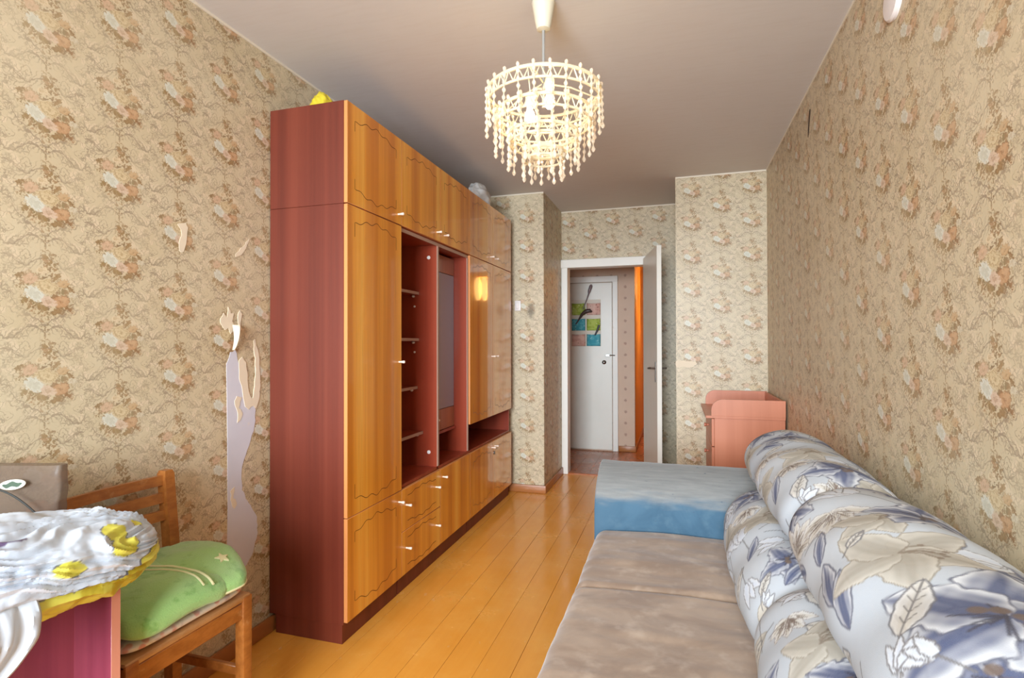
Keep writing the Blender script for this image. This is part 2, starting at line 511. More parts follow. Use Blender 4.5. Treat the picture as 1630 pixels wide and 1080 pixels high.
# cream paint line where the paper meets the ceiling
LINE = plain('cream paint line', rgb(226, 214, 194), 0.7)
for nm, q in (('trim_4', (XL, XL + 0.004, YB, YBUMP)), ('trim_5', (XR - 0.004, XR, YB, YP)), ('trim_6', (XL, XBUMP, YBUMP - 0.004, YBUMP)), ('trim_7', (XPIER, XR, YP - 0.004, YP)), ('trim_8', (XBUMP, XPIER, YF - 0.004, YF))):
    struct(box(nm, q[0], q[1], q[2], q[3], ZC - 0.010, ZC, LINE, None))

# floor: a dark bed with single painted boards on it
floor = struct(box('floor', XL - T, XR + T, YB - T, 8.1, -0.10, -0.022, GAP))
NB = 17
bw = (XR - XL) / NB
board_me = {}
def boards(y0, y1, x0, x1, n, mat, key):
    w = (x1 - x0) / n
    me = None
    for i in range(n):
        if me is None:
            bm = bmesh.new()
            add_box(bm, 0.0005, w - 0.0005, y0, y1, -0.022, 0.0, 0.0007)
            o = bm_obj('floor_board', bm, mat)
            me = o.data
        else:
            o = bpy.data.objects.new('floor_board', me); COL.objects.link(o)
        o.parent = floor
        o.location = (x0 + i * w, 0, random.uniform(-0.0012, 0))
boards(YB - 0.1, YF - 0.01, XL, XR, NB, BOARD, 'r')
boards(YF + 0.075, 8.05, XL - 0.1, XR + 0.1, 18, HBOARD, 'h')
struct(box('trim_1', DX0 - 0.02, DX1 + 0.02, YF - 0.015, YF + 0.08, -0.022, 0.012, HBOARD, None, 0.004))

# baseboards
def bb(name, x0, x1, y0, y1):
    return struct(box(name, x0, x1, y0, y1, 0.0, 0.065, BASEB, None, 0.006, 2))
bb('baseboard_left', XL, XL + 0.018, YB, YBUMP)
bb('baseboard_right', XR - 0.018, XR, YB, YP)
bb('baseboard_pier_front', XL, XBUMP + 0.018, YBUMP - 0.018, YBUMP)
bb('baseboard_pier_side', XBUMP, XBUMP + 0.018, YBUMP, YF - 0.02)
bb('baseboard_pier_right', XPIER - 0.018, XR, YP - 0.018, YP)
bb('baseboard_pier_right_side', XPIER - 0.018, XPIER, YP, YF)
bb('baseboard_far', DX1 + 0.07, XPIER - 0.02, YF - 0.018, YF)

# door casing
bm = bmesh.new()
add_box(bm, DX0 - 0.048, DX0 + 0.012, YF - 0.028, YF + 0.1, 0, DZ + 0.06, 0.003)
add_box(bm, DX1 - 0.008, DX1 + 0.035, YF - 0.02, YF + 0.1, 0, DZ + 0.06, 0.003)
add_box(bm, DX0 - 0.055, DX1 + 0.05, YF - 0.032, YF + 0.1, DZ - 0.012, DZ + 0.068, 0.004)
struct(bm_obj('trim_2', bm, TRIMP))
# open door leaf, hinged on the right jamb and standing into the room
LEAF0 = Vector((-0.270, YF - 0.04, 0)); LEAF1 = Vector((-0.128, 4.36, 0))
door1 = sempty('door_1', (LEAF0.x, LEAF0.y, 0))
ld = (LEAF1 - LEAF0); ll = ld.length; la = math.atan2(ld.y, ld.x)
door1.rotation_euler = (0, 0, la); door1['_local'] = 1
box('leaf', 0, ll, -0.019, 0.019, 0.012, 2.008, WHITEP, door1, 0.003)
for sg in (-1, 1):
    bm = bmesh.new()
    add_box(bm, ll - 0.075, ll - 0.045, min(sg * 0.0185, sg * 0.024), max(sg * 0.0185, sg * 0.024), 0.93, 1.09, 0.002)
    add_tube(bm, [(ll - 0.06, sg * 0.02, 1.04), (ll - 0.06, sg * 0.055, 1.04), (ll - 0.075, sg * 0.062, 1.04), (ll - 0.165, sg * 0.062, 1.035)], [0.008, 0.008, 0.009, 0.007], 8)
    bm_obj('door_handle', bm, METAL, door1)
for z in (0.25, 1.75):
    bm = bmesh.new(); add_tube(bm, [(0.0, 0.024, z - 0.04), (0.0, 0.024, z + 0.04)], 0.007, 8)
    bm_obj('hinge', bm, METAL, door1)

# hall and the corridor beyond
HX0, HX1 = -1.9, 0.75
CXW = -0.457
wall_poly('wall_hall_back', [(HX0, CXW, YH, YH + 0.1, -0.1, ZC)], HALLP, (0, 0))
wall_poly('wall_corridor_left', [(CXW - 0.1, CXW, YH + 0.1, 8.1, -0.1, ZC)], WARMLITP, (0, 0))
wall_poly('wall_hall_left', [(HX0 - 0.1, HX0, YF + 0.1, YH + 0.1, -0.1, ZC)], HALLP, (0, 0))
wall_poly('wall_hall_right', [(HX1, HX1 + 0.1, YF + 0.1, 8.1, -0.1, ZC)], HALLP, (0, 0))
wall_poly('wall_corridor_end', [(CXW - 0.1, HX1 + 0.1, 8.0, 8.1, -0.1, ZC)], HALLP, (0, 0))
bb('baseboard_hall', -0.64, CXW + 0.012, YH - 0.016, YH)
bb('baseboard_corridor', CXW, CXW + 0.016, YH + 0.01, 8.0)
bm = bmesh.new()
HD0, HD1, HDZ = -1.42, -0.708, 1.938
add_box(bm, HD1 + 0.006, HD1 + 0.066, YH - 0.03, YH, 0, HDZ + 0.075, 0.004)
add_box(bm, HD0 - 0.07, HD0 - 0.006, YH - 0.03, YH, 0, HDZ + 0.075, 0.004)
add_box(bm, HD0 - 0.07, HD1 + 0.066, YH - 0.032, YH, HDZ + 0.006, HDZ + 0.076, 0.004)
struct(bm_obj('trim_3', bm, TRIMP))
door2 = sempty('door_2', ((HD0 + HD1) / 2, YH - 0.02, 0))
box('leaf', HD0, HD1, YH - 0.022, YH - 0.002, 0.014, HDZ, WHITEP, door2, 0.003)
bm = bmesh.new()
add_box(bm, HD1 - 0.075, HD1 - 0.02, YH - 0.034, YH - 0.0215, 1.085, 1.115, 0.003)
add_tube(bm, [(HD1 - 0.03, YH - 0.04, 1.10), (HD1 + 0.035, YH - 0.04, 1.10)], 0.006, 8)
bm_obj('bolt_latch', bm, METAL, door2)
bm = bmesh.new()
add_lathe(bm, [(0.022, 0.0), (0.024, -0.006), (0.013, -0.012), (0.013, -0.022), (0.020, -0.03), (0.021, -0.038), (0.012, -0.046), (0, -0.048)], 16, (HD1 - 0.09, YH - 0.0215, 1.02), 'y')
bm_obj('door_knob', bm, METAL, door2)
# corridor lamp: a cluster of elongated glass petals under a brass cap
LX, LY, LZ = -0.06, 7.0, 1.98
lampw = bpy.data.materials.new('lit amber glass'); lampw.use_nodes = True
lb = lampw.node_tree.nodes['Principled BSDF']
lb.inputs['Base Color'].default_value = rgb(255, 226, 160); lb.inputs['Emission Color'].default_value = (1.0, 0.60, 0.20, 1); lb.inputs['Emission Strength'].default_value = 4.0
cl = thing('corridor_lamp', 'amber glass petal ceiling lamp burning in the corridor beyond the hall', 'lamp', (LX, LY, ZC))
bm = bmesh.new(); add_tube(bm, [(LX, LY, ZC), (LX, LY, LZ + 0.18)], 0.006, 8); add_lathe(bm, [(0.045, ZC), (0.04, ZC - 0.03), (0.012, ZC - 0.05)], 16, (LX, LY, 0))
add_lathe(bm, [(0.01, LZ + 0.21), (0.10, LZ + 0.20), (0.125, LZ + 0.175), (0.12, LZ + 0.165)], 20, (LX, LY, 0))
bm_obj('cap', bm, BRASS, cl)
for i in range(6):
    a = i * math.pi / 3 + 0.2
    bm = bmesh.new()
    add_lathe(bm, [(0.0, 0.165), (0.030, 0.155), (0.046, 0.08), (0.048, 0.0), (0.040, -0.09), (0.024, -0.135), (0.0, -0.15)], 12, (LX + 0.105 * math.cos(a), LY + 0.105 * math.sin(a), LZ))
    bm_obj('glass_petal', bm, lampw, cl)
d = bpy.data.lights.new('corridor_bulb', 'POINT'); d.energy = 48; d.color = (1.0, 0.62, 0.28); d.shadow_soft_size = 0.05
o = bpy.data.objects.new('corridor_bulb', d); o.location = (LX, LY, LZ); COL.objects.link(o)

# ------------------------------------------------------------------ torn wallpaper, scraps and switches on the walls
def smooth_poly(pts, n=6):
    out = []
    m = len(pts)
    for i in range(m):
        p0, p1, p2, p3 = [np.array(pts[(i + k - 1) % m], float) for k in range(4)]
        for s in range(n):
            t = s / n
            out.append(tuple(0.5 * ((2 * p1) + (-p0 + p2) * t + (2 * p0 - 5 * p1 + 4 * p2 - p3) * t * t + (-p0 + 3 * p1 - 3 * p2 + p3) * t ** 3)))
    return out
def jag(pts, a):
    return [(x + random.uniform(-a, a), y + random.uniform(-a, a)) for x, y in pts]
def ragged(poly, a=0.0035, n=3):
    out = []
    for (x0, y0), (x1, y1) in zip(poly, poly[1:] + poly[:1]):
        k = max(1, min(n, int(math.hypot(x1 - x0, y1 - y0) / 0.012)))
        for i in range(k):
            t_ = i / k
            out.append((x0 + (x1 - x0) * t_ + random.uniform(-a, a), y0 + (y1 - y0) * t_ + random.uniform(-a, a)))
    return out
def wall_patch(name, poly, mat, wall, fn, t):
    if len(poly) < 30 and name != 'dark_tear': poly = ragged(list(poly))
    bm = bmesh.new(); add_prism(bm, poly, fn, t)
    bm.normal_update()
    bmesh.ops.triangulate(bm, faces=[f for f in bm.faces if len(f.verts) > 4], ngon_method='EAR_CLIP')
    return bm_obj(name, bm, mat, wall, None, False)
fl = lambda a, b, d: (XL - 0.001 + d, a, b)
wall_patch('bare_plaster', [(1.694, 1.16), (1.712, 1.205), (1.735, 1.215), (1.752, 1.17), (1.775, 1.10), (1.79, 1.02), (1.805, 0.985), (1.83, 1.0), (1.845, 0.965), (1.84, 0.90), (1.815, 0.84), (1.79, 0.785), (1.772, 0.74), (1.768, 0.69), (1.775, 0.645), (1.792, 0.61), (1.82, 0.575), (1.848, 0.53), (1.858, 0.48), (1.852, 0.43), (1.835, 0.38), (1.80, 0.335), (1.75, 0.32), (1.697, 0.32)], PLASTER, wall_left, fl, 0.0022)
wall_patch('torn_paper', [(1.752, 1.175), (1.775, 1.19), (1.79, 1.16), (1.80, 1.09), (1.812, 1.02), (1.826, 1.01), (1.836, 1.06), (1.842, 1.13), (1.838, 1.20), (1.830, 1.25), (1.84, 1.26), (1.855, 1.215), (1.866, 1.15), (1.870, 1.08), (1.864, 1.02), (1.85, 0.97), (1.83, 0.985), (1.805, 0.97), (1.785, 0.985), (1.772, 1.05), (1.755, 1.10)], PAPERBACK, wall_left, fl, 0.0034)
wall_patch('torn_paper', [(1.728, 1.01), (1.745, 1.03), (1.765, 1.02), (1.755, 0.985), (1.77, 0.96), (1.765, 0.93), (1.742, 0.925), (1.748, 0.96)], PAPERBACK, wall_left, fl, 0.0034)
wall_patch('torn_paper', [(1.712, 0.66), (1.735, 0.67), (1.725, 0.63), (1.745, 0.60), (1.73, 0.585), (1.715, 0.61)], PAPERBACK, wall_left, fl, 0.0034)
wall_patch('torn_paper', [(1.66, 1.325), (1.675, 1.36), (1.69, 1.345), (1.70, 1.385), (1.715, 1.36), (1.73, 1.365), (1.722, 1.33), (1.735, 1.30), (1.715, 1.28), (1.70, 1.305), (1.685, 1.29)], PAPERBACK, wall_left, fl, 0.0028)
wall_patch('torn_paper', [(1.745, 1.345), (1.755, 1.375), (1.768, 1.36), (1.762, 1.325), (1.77, 1.30), (1.755, 1.29)], PAPERBACK, wall_left, fl, 0.0028)
# curled flap of torn paper hanging off the wall
bm = bmesh.new()
prev = None
for i in range(9):
    t_ = i / 8
    z = 1.315 - 0.10 * t_
    row = [bm.verts.new((XL + 0.003 + 0.022 * math.sin(math.pi * s) * (1 - 0.6 * t_) + 0.012 * math.sin(2.6 * t_), 1.725 + 0.035 * (s - 0.2) * (1 - 0.75 * t_) - 0.012 * t_, z)) for s in np.linspace(0, 1, 7)]
    if prev:
        for k in range(6): bm.faces.new((prev[k], prev[k + 1], row[k + 1], row[k]))
    prev = row
fo = bm_obj('paper_flap', bm, PAPERBACK, wall_left)
sol = fo.modifiers.new('thick', 'SOLIDIFY'); sol.thickness = 0.0015
wall_patch('torn_paper', smooth_poly([(1.475, 1.665), (1.505, 1.672), (1.515, 1.65), (1.505, 1.585), (1.49, 1.565), (1.478, 1.58), (1.49, 1.63)], 3), PAPERBACK, wall_left, fl, 0.0022)
wall_patch('torn_paper', smooth_poly([(1.735, 1.59), (1.765, 1.60), (1.80, 1.65), (1.805, 1.67), (1.785, 1.645), (1.755, 1.615)], 3), PAPERBACK, wall_left, fl, 0.0022)
fr = lambda a, b, d: (XR + 0.001 - d, a, b)
wall_patch('dark_tear', smooth_poly([(2.93, 2.375), (2.955, 2.38), (2.975, 2.33), (2.99, 2.265), (2.972, 2.27), (2.95, 2.32)], 3), plain('dark slit', rgb(74, 54, 38), 0.9), wall_right, fr, 0.0022)
fp = lambda a, b, d: (a, YP + 0.001 - d, b)
wall_patch('torn_paper', jag(smooth_poly([(-0.004, 1.10), (0.05, 1.105), (0.135, 1.10), (0.14, 1.075), (0.10, 1.055), (0.05, 1.062), (-0.004, 1.055)], 3), 0.003), PAPERBACK, wall_pier_right, fp, 0.0022)
# light switch on the left pier
sw = thing('light_switch', 'small white light switch on the papered pier beside the tall wardrobe end', 'switch', (-1.272, YBUMP, 1.555))
box('plate', -1.298, -1.246, YBUMP - 0.012, YBUMP, 1.512, 1.598, CAPM, sw, 0.004, 2)
box('rocker', -1.286, -1.258, YBUMP - 0.017, YBUMP - 0.011, 1.53, 1.58, CAPM, sw, 0.002)
# round junction-box lid high on the right wall
bm = bmesh.new()
add_lathe(bm, [(0.062, 0.0), (0.062, -0.008), (0.056, -0.014), (0.02, -0.017), (0.0, -0.017)], 28, (XR, 1.87, 2.268), 'x')
jb = bm_obj('junction_box_lid', bm, CAPM, None, (XR, 1.87, 2.268))
tag(jb, 'round white plastic junction box lid high on the right wall near the ceiling', 'wall plate')

# ------------------------------------------------------------------ wall unit
CX = -1.297            # door fronts
CB = -1.682            # backs, just off the wall
CF = CX - 0.018        # carcass fronts
Y0, Y5 = 1.924, 4.224
M = (Y5 - Y0) / 5
ZS, ZT, ZL, ZD = 1.8208, 2.25, 0.518, 0.0895
DMATS = [None, EDGE]
def pull(parent, y, z, L=0.032, x=CX):
    bm = bmesh.new()
    add_lathe(bm, [(0.0045, -0.002), (0.0045, L * 0.35), (0.0062, L * 0.6), (0.0072, L * 0.9), (0.0055, L), (0, L + 0.001)], 10, (x, y, z), 'x')
    return bm_obj('handle', bm, KNOBM, parent)
def wave_line(y0, y1, z, up, n=36):
    out = []
    for i in range(n + 1):
        s = i / n
        e = abs(2 * s - 1)
        dz = 0.030 * (1 - e ** 1.5) + 0.007 * math.cos(s * 2 * math.pi * 4) * (1 - 0.3 * e)
        out.append((y0 + (y1 - y0) * s, z + up * dz))
    return out
def groove(parent, y0, y1, z0, z1, ends=True):
    """thin carved line: wavy at top and bottom, straight at the sides"""
    a, b = y0 + 0.055, y1 - 0.055
    top = wave_line(a, b, z1 - 0.075, 1); bot = wave_line(a, b, z0 + 0.075, -1)
    bm = bmesh.new()
    def ribbon(pts, w=0.0013):
        prev = None
        m = len(pts)
        for i, p in enumerate(pts):
            q0 = pts[max(0, i - 1)]; q1 = pts[min(m - 1, i + 1)]
            dx, dz = q1[0] - q0[0], q1[1] - q0[1]; l = math.hypot(dx, dz) or 1
            nx, nz = -dz / l * w, dx / l * w
            cur = [bm.verts.new((CX + 0.0004, p[0] + nx, p[1] + nz)), bm.verts.new((CX + 0.0004, p[0] - nx, p[1] - nz))]
            if prev: bm.faces.new((prev[0], prev[1], cur[1], cur[0]))
            prev = cur
    h = min(0.06, (z1 - z0) * 0.1)
    for line, dz in ((top, -h), (bot, h)):
        ribbon([(a, line[0][1] + dz)] + line + [(b, line[-1][1] + dz)])
        bm_obj('groove', bm, GROOVE, parent, None, False)
        bm = bmesh.new()
    bm.free()
def door(parent, y0, y1, z0, z1, mat, hy=None, hz=None, carved=True, name='door'):
    bm = bmesh.new()
    add_box(bm, CF + 0.0005, CX, y0 + 0.0015, y1 - 0.0015, z0 + 0.0015, z1 - 0.0015, 0.0012)
    bmesh.ops.recalc_face_normals(bm, faces=bm.faces)
    for f in bm.faces:
        f.material_index = 0 if abs(f.normal.x) > 0.9 else 1
    d = bm_obj(name, bm, [mat, EDGE], parent)
    if carved: groove(d, y0, y1, z0, z1)
    for h in ([] if hy is None else (hy if isinstance(hy, list) else [hy])):
        pull(d, h, hz)
    return d
def carcass(t, y0, y1, z0, z1, plinth=True, left=SIDEV, right=SIDEV, zfloor=0.0):
    th = 0.016
    zb = 0.08 if plinth else z0
    box('side_panel', CB, CF, y0, y0 + th, zb, z1, left, t, 0.0008)
    box('side_panel', CB, CF, y1 - th, y1, zb, z1, right, t, 0.0008)
    box('back_panel', CB, CB + 0.005, y0 + th, y1 - th, zb, z1, INSIDEV, t)
    box('top_panel', CB + 0.005, CF, y0 + th, y1 - th, z1 - th, z1, INSIDEV, t)
    box('bottom_panel', CB + 0.005, CF, y0 + th, y1 - th, zb, zb + th, INSIDEV, t)
    if plinth:
        bm = bmesh.new()
        add_box(bm, CF - 0.022, CF - 0.008, y0 + 0.004, y1 - 0.004, 0, zb)
        add_box(bm, CB + 0.03, CB + 0.044, y0 + 0.004, y1 - 0.004, 0, zb)
        add_box(bm, CB + 0.044, CF - 0.022, y0 + 0.004, y0 + 0.018, 0, zb)
        add_box(bm, CB + 0.044, CF - 0.022, y1 - 0.018, y1 - 0.004, 0, zb)
        bm_obj('plinth', bm, SIDEV, t)
# 1: narrow wardrobe
wy0, wy1 = Y0, Y0 + M
w1 = thing('wardrobe', 'narrow wall-unit wardrobe with red-brown side and tall honey veneer door', 'wardrobe', ((CB + CX) / 2, (wy0 + wy1) / 2, 0))
carcass(w1, wy0, wy1, 0, ZS)
box('shelf', CB + 0.005, CF, wy0 + 0.016, wy1 - 0.016, ZL - 0.008, ZL + 0.008, INSIDEV, w1)
door(w1, wy0, wy1, ZL, ZS, DOORV, wy1 - 0.027, 1.15)
door(w1, wy0, wy1, ZD, ZL, DOORV, wy1 - 0.03, 0.468)
# 2: open shelving unit over drawers
sy0, sy1 = wy1, wy1 + 2 * M
ym = sy0 + M * 0.985
w2 = thing('shelf_unit', 'open red-brown shelf unit with smoky glass panel over two drawers', 'cabinet', ((CB + CX) / 2, (sy0 + sy1) / 2, 0))
carcass(w2, sy0, sy1, 0, ZS, left=INSIDEV, right=INSIDEV)
box('worktop', CB + 0.005, CF, sy0 + 0.016, sy1 - 0.016, ZL, ZL + 0.016, INSIDEV, w2)
box('divider', CB + 0.005, CF, ym - 0.008, ym + 0.008, 0.096, ZS - 0.016, INSIDEV, w2, 0.0008)
box('front_edge', CF, CF + 0.006, ym - 0.0085, ym + 0.0085, ZL + 0.02, ZS - 0.02, SHELFEDGE, w2)
box('front_edge', CF, CF + 0.006, sy1 - 0.0165, sy1 + 0.0, ZL + 0.02, ZS - 0.02, SHELFEDGE, w2)
box('front_rail', CF, CF + 0.005, sy0 + 0.002, sy1 - 0.002, ZS - 0.022, ZS - 0.004, SHELFEDGE, w2)
for z, xf in ((1.53, -1.43), (1.262, -1.43), (0.985, -1.44), (0.727, -1.405)):
    sh = box('shelf', CB + 0.006, xf, sy0 + 0.018, ym - 0.010, z - 0.008, z + 0.008, INSIDEV, w2)
    box('front_edge', xf, xf + 0.004, sy0 + 0.018, ym - 0.010, z - 0.008, z + 0.008, SHELFEDGE, sh)
    for xx in (xf - 0.03, xf - 0.17):
        bm = bmesh.new(); add_lathe(bm, [(0.007, 0), (0.007, -0.012), (0.004, -0.016), (0, -0.016)], 10, (xx, ym - 0.0085, z - 0.0165), 'y')
        bm_obj('shelf_pin', bm, CAPM, sh)
for xx, zz in ((CF - 0.05, 1.735), (CF - 0.05, 0.615), (-1.455, 1.455), (-1.455, 1.19)):
    bm = bmesh.new(); add_lathe(bm, [(0.011 if xx > -1.4 else 0.006, 0.0), (0.010 if xx > -1.4 else 0.006, -0.003), (0.0, -0.0045)], 14, (xx, ym - 0.008, zz), 'y')
    bm_obj('bolt_cap', bm, CAPM, w2)
# recessed bar cabinet with a smoky glass front
XG = -1.405
bz0 = 0.70
box('shelf', CB + 0.006, XG + 0.012, ym + 0.010, sy1 - 0.018, bz0 - 0.016, bz0, INSIDEV, w2)
gd = box('glass_panel', XG - 0.006, XG, ym + 0.010, sy1 - 0.018, 0.832, 1.682, GREYGLASS, w2, 0.001)
box('top_rail', XG - 0.016, XG + 0.002, ym + 0.010, sy1 - 0.018, 1.684, ZS - 0.03, RAILV, w2, 0.001)
fd = box('flap', XG - 0.016, XG + 0.002, ym + 0.010, sy1 - 0.018, bz0 + 0.002, 0.83, RAILV, w2, 0.001)
pull(fd, ym + 0.15, 0.775, 0.034, XG + 0.002)
def drawer(z0, z1):
    d = door(w2, sy0, ym + 0.0, z0, z1, DOORV, [sy0 + 0.045, ym - 0.06], (z0 + z1) / 2 + 0.02, False, 'drawer')
    bm = bmesh.new()
    for zz, s in ((z1 - 0.045, 1), (z0 + 0.045, -1)):
        pts = wave_line(sy0 + 0.06, ym - 0.06, zz, s * 0.6)
        prev = None
        for p in pts:
            cur = [bm.verts.new((CX + 0.0004, p[0], p[1] + 0.0014)), bm.verts.new((CX + 0.0004, p[0], p[1] - 0.0014))]
            if prev: bm.faces.new((prev[0], prev[1], cur[1], cur[0]))
            prev = cur
        bm_obj('groove', bm, GROOVE, d, None, False)
        bm = bmesh.new()
    bm.free()
drawer(0.308, ZL); drawer(ZD, 0.308)
door(w2, ym, sy1, ZD, ZL, DOORV, ym + 0.035, 0.468, False)
# 3: glossy two-door cabinet
gy0, gy1 = sy1, Y5
gm = (gy0 + gy1) / 2
w3 = thing('gloss_cabinet', 'high gloss two-door wall cabinet with open niche at the far end of the unit', 'cabinet', ((CB + CX) / 2, (gy0 + gy1) / 2, 0))
carcass(w3, gy0, gy1, 0, ZS, left=INSIDEV, right=INSIDEV)
box('niche_top', CB + 0.005, CF, gy0 + 0.016, gy1 - 0.016, 0.705, 0.721, INSIDEV, w3)
box('niche_floor', CB + 0.005, CF, gy0 + 0.016, gy1 - 0.016, ZL, ZL + 0.014, INSIDEV, w3)
door(w3, gy0, gm, 0.706, ZS, GLOSSV, gm - 0.03, 1.145)
door(w3, gm, gy1, 0.706, ZS, GLOSSV, gm + 0.045, 1.145)
door(w3, gy0, gm, ZD, ZL, GLOSSV, gm - 0.03, 0.478)
dl = door(w3, gm, gy1, ZD, ZL, GLOSSV, gm + 0.035, 0.478)
bm = bmesh.new()
add_lathe(bm, [(0.013, -0.001), (0.013, 0.004), (0.006, 0.006), (0, 0.006)], 14, (CX, gm + 0.02, 0.43), 'x')
bm_obj('lock', bm, METAL, dl)
# antresols
def antresol(y0, y1, mats, label, pulls):
    t = thing('top_cabinet', label, 'cabinet', ((CB + CX) / 2, (y0 + y1) / 2, ZS), 'top cabinets along the wall unit')
    carcass(t, y0, y1, ZS + 0.001, ZT, False)
    n = len(mats)
    for i in range(n):
        a = y0 + (y1 - y0) * i / n; b = y0 + (y1 - y0) * (i + 1) / n
        door(t, a, b, ZS + 0.002, ZT, mats[i], pulls[i], ZS + 0.05)
antresol(Y0, wy1, [DOORV], 'single-door top cabinet standing on the tall wardrobe', [wy1 - 0.035])
antresol(sy0, sy1, [DOORV, DOORV], 'two-door top cabinet standing on the open shelf unit', [sy0 + M - 0.05, sy0 + M + 0.05])
antresol(gy0, gy1, [GLOSSV, GLOSSV], 'two-door top cabinet standing on the high gloss cabinet', [gm - 0.05, gm + 0.05])

# ------------------------------------------------------------------ numpy surface helpers
def grid_mesh(name, P, closed_u=False, caps=False, colors=None):
    """P: (nv, nu, 3)"""
    nv, nu = P.shape[:2]
    me = bpy.data.meshes.new(name)
    V = P.reshape(-1, 3)
    uu = np.arange(nu if closed_u else nu - 1); vv = np.arange(nv - 1)
    a, b = np.meshgrid(uu, vv)
    a = a.ravel(); b = b.ravel(); a1 = (a + 1) % nu
    F = np.stack([b * nu + a, b * nu + a1, (b + 1) * nu + a1, (b + 1) * nu + a], 1)
    me.vertices.add(len(V)); me.vertices.foreach_set('co', V.astype(np.float32).ravel())
    extra = []
    if caps:
        extra = [list(range(nu))[::-1], [(nv - 1) * nu + i for i in range(nu)]]
    nl = F.size + sum(map(len, extra))
    me.loops.add(nl)
    li = np.concatenate([F.ravel()] + [np.array(e) for e in extra]) if extra else F.ravel()
    me.loops.foreach_set('vertex_index', li.astype(np.int32))
    me.polygons.add(len(F) + len(extra))
    st = np.concatenate([np.arange(len(F)) * 4] + ([np.array([F.size, F.size + nu])] if extra else []))
    me.polygons.foreach_set('loop_start', st.astype(np.int32))
    me.update(calc_edges=True); me.validate()
    if colors is not None:
        ca = me.color_attributes.new('print', 'FLOAT_COLOR', 'POINT')
        c4 = np.concatenate([colors.reshape(-1, 3), np.ones((len(V), 1))], 1)
        ca.data.foreach_set('color', c4.astype(np.float32).ravel())
    return me
def mn(p, s, depth=3):
    return mnoise.fractal(Vector(p) * s, 0.9, 2.0, depth)
def attr_mat(name, rough=0.8, weave=900, bump=0.15, **k):
    t = NT(name)
    nd = t.n('ShaderNodeAttribute', attribute_name='print')
    p = t.pos()
    f = t.noise(p, weave, 1)
    c = t.mix(t.smooth(f, 0.3, 0.7, 0.0, 0.10), E(t, nd.outputs['Color']), rgb(150, 148, 150))
    t.bump(f + t.noise(p, 60, 3) * 1.5, bump, 0.002)
    return t.set(c, rough, **k)
FLORAL = attr_mat('floral sofa upholstery', 0.75)
L3 = lambda r, g, b: np.array(rgb(r, g, b)[:3])

# ------------------------------------------------------------------ floral print, painted in cloth coordinates (metres)
class Cloth:
    def __init__(self, A, B, base):
        self.A = A; self.B = B
        self.C = np.tile(base, A.shape + (1,)).astype(float)
    def sel(self, x, y, r):
        return (np.abs(self.A - x) < r) & (np.abs(self.B - y) < r)
    def petal(self, x, y, ang, L, W, c0, c1, oc=None, ow=0.0022, pw=0.8, wob=0.0, seed=0.0, alpha=0.95, dash=0.0):
        s = self.sel(x, y, L * 1.15 + W)
        if not s.any(): return
        a = self.A[s] - x; b = self.B[s] - y
        u = a * math.cos(ang) + b * math.sin(ang); v = -a * math.sin(ang) + b * math.cos(ang)
        q = np.clip(u / L, 1e-4, 1 - 1e-4)
        w = W * np.sin(math.pi * q ** pw) ** 0.75
        if wob: w = w * (1 + wob * np.sin(q * 19 + seed) + wob * 0.6 * np.sin(q * 37 + 2 * seed))
        inside = (u > 0) & (u < L)
        d = np.abs(v) - w
        m = np.where(inside, np.clip(-d / 0.003 + 0.5, 0, 1), 0) * alpha
        g = np.clip((np.abs(v) / np.maximum(w, 1e-5)), 0, 1)
        st = 0.5 + 0.5 * np.sin(v / W * 14 + seed + 2.0 * np.sin(u / L * 5))
        f = np.clip(1.15 - g ** 1.6 - 0.45 * q ** 2 + 0.22 * (st - 0.5), 0, 1)[:, None]
        col = c1 * f + c0 * (1 - f)
        C = self.C[s]
        C = C * (1 - m[:, None]) + col * m[:, None]
        if oc is not None:
            o = np.where((u > -ow) & (u < L + ow), np.clip(1.4 - np.abs(d) / ow, 0, 1), 0)
            if dash: o = o * np.clip(0.9 + dash * np.sin(q * 23 + seed * 3), 0, 1)
            C = C * (1 - o[:, None] * 0.9) + oc * o[:, None] * 0.9
        self.C[s] = C
    def stroke(self, pts, w, c, alpha=0.9):
        for (x0, y0), (x1, y1) in zip(pts[:-1], pts[1:]):
            L = math.hypot(x1 - x0, y1 - y0)
            s = self.sel((x0 + x1) / 2, (y0 + y1) / 2, L / 2 + w * 2)
            if not s.any(): continue
            a = self.A[s] - x0; b = self.B[s] - y0
            t = np.clip((a * (x1 - x0) + b * (y1 - y0)) / (L * L + 1e-9), 0, 1)
            d = np.hypot(a - t * (x1 - x0), b - t * (y1 - y0))
            m = (np.clip(1.5 - d / w, 0, 1) * alpha)[:, None]
            self.C[s] = self.C[s] * (1 - m) + c * m
    def dot(self, x, y, r, c, alpha=0.9):
        s = self.sel(x, y, r * 1.6)
        if not s.any(): return
        d = np.hypot(self.A[s] - x, self.B[s] - y)
        m = (np.clip((r - d) / (r * 0.35) + 0.5, 0, 1) * alpha)[:, None]
        self.C[s] = self.C[s] * (1 - m) + c * m
WHT = L3(220, 220, 220); TAN = L3(166, 158, 144); TAN2 = L3(202, 195, 182); BLU = L3(78, 86, 116); BLU2 = L3(150, 156, 178); INK = L3(84, 86, 104); BRN = L3(106, 88, 76); PALE = L3(206, 212, 222); OLV = L3(126, 120, 108)
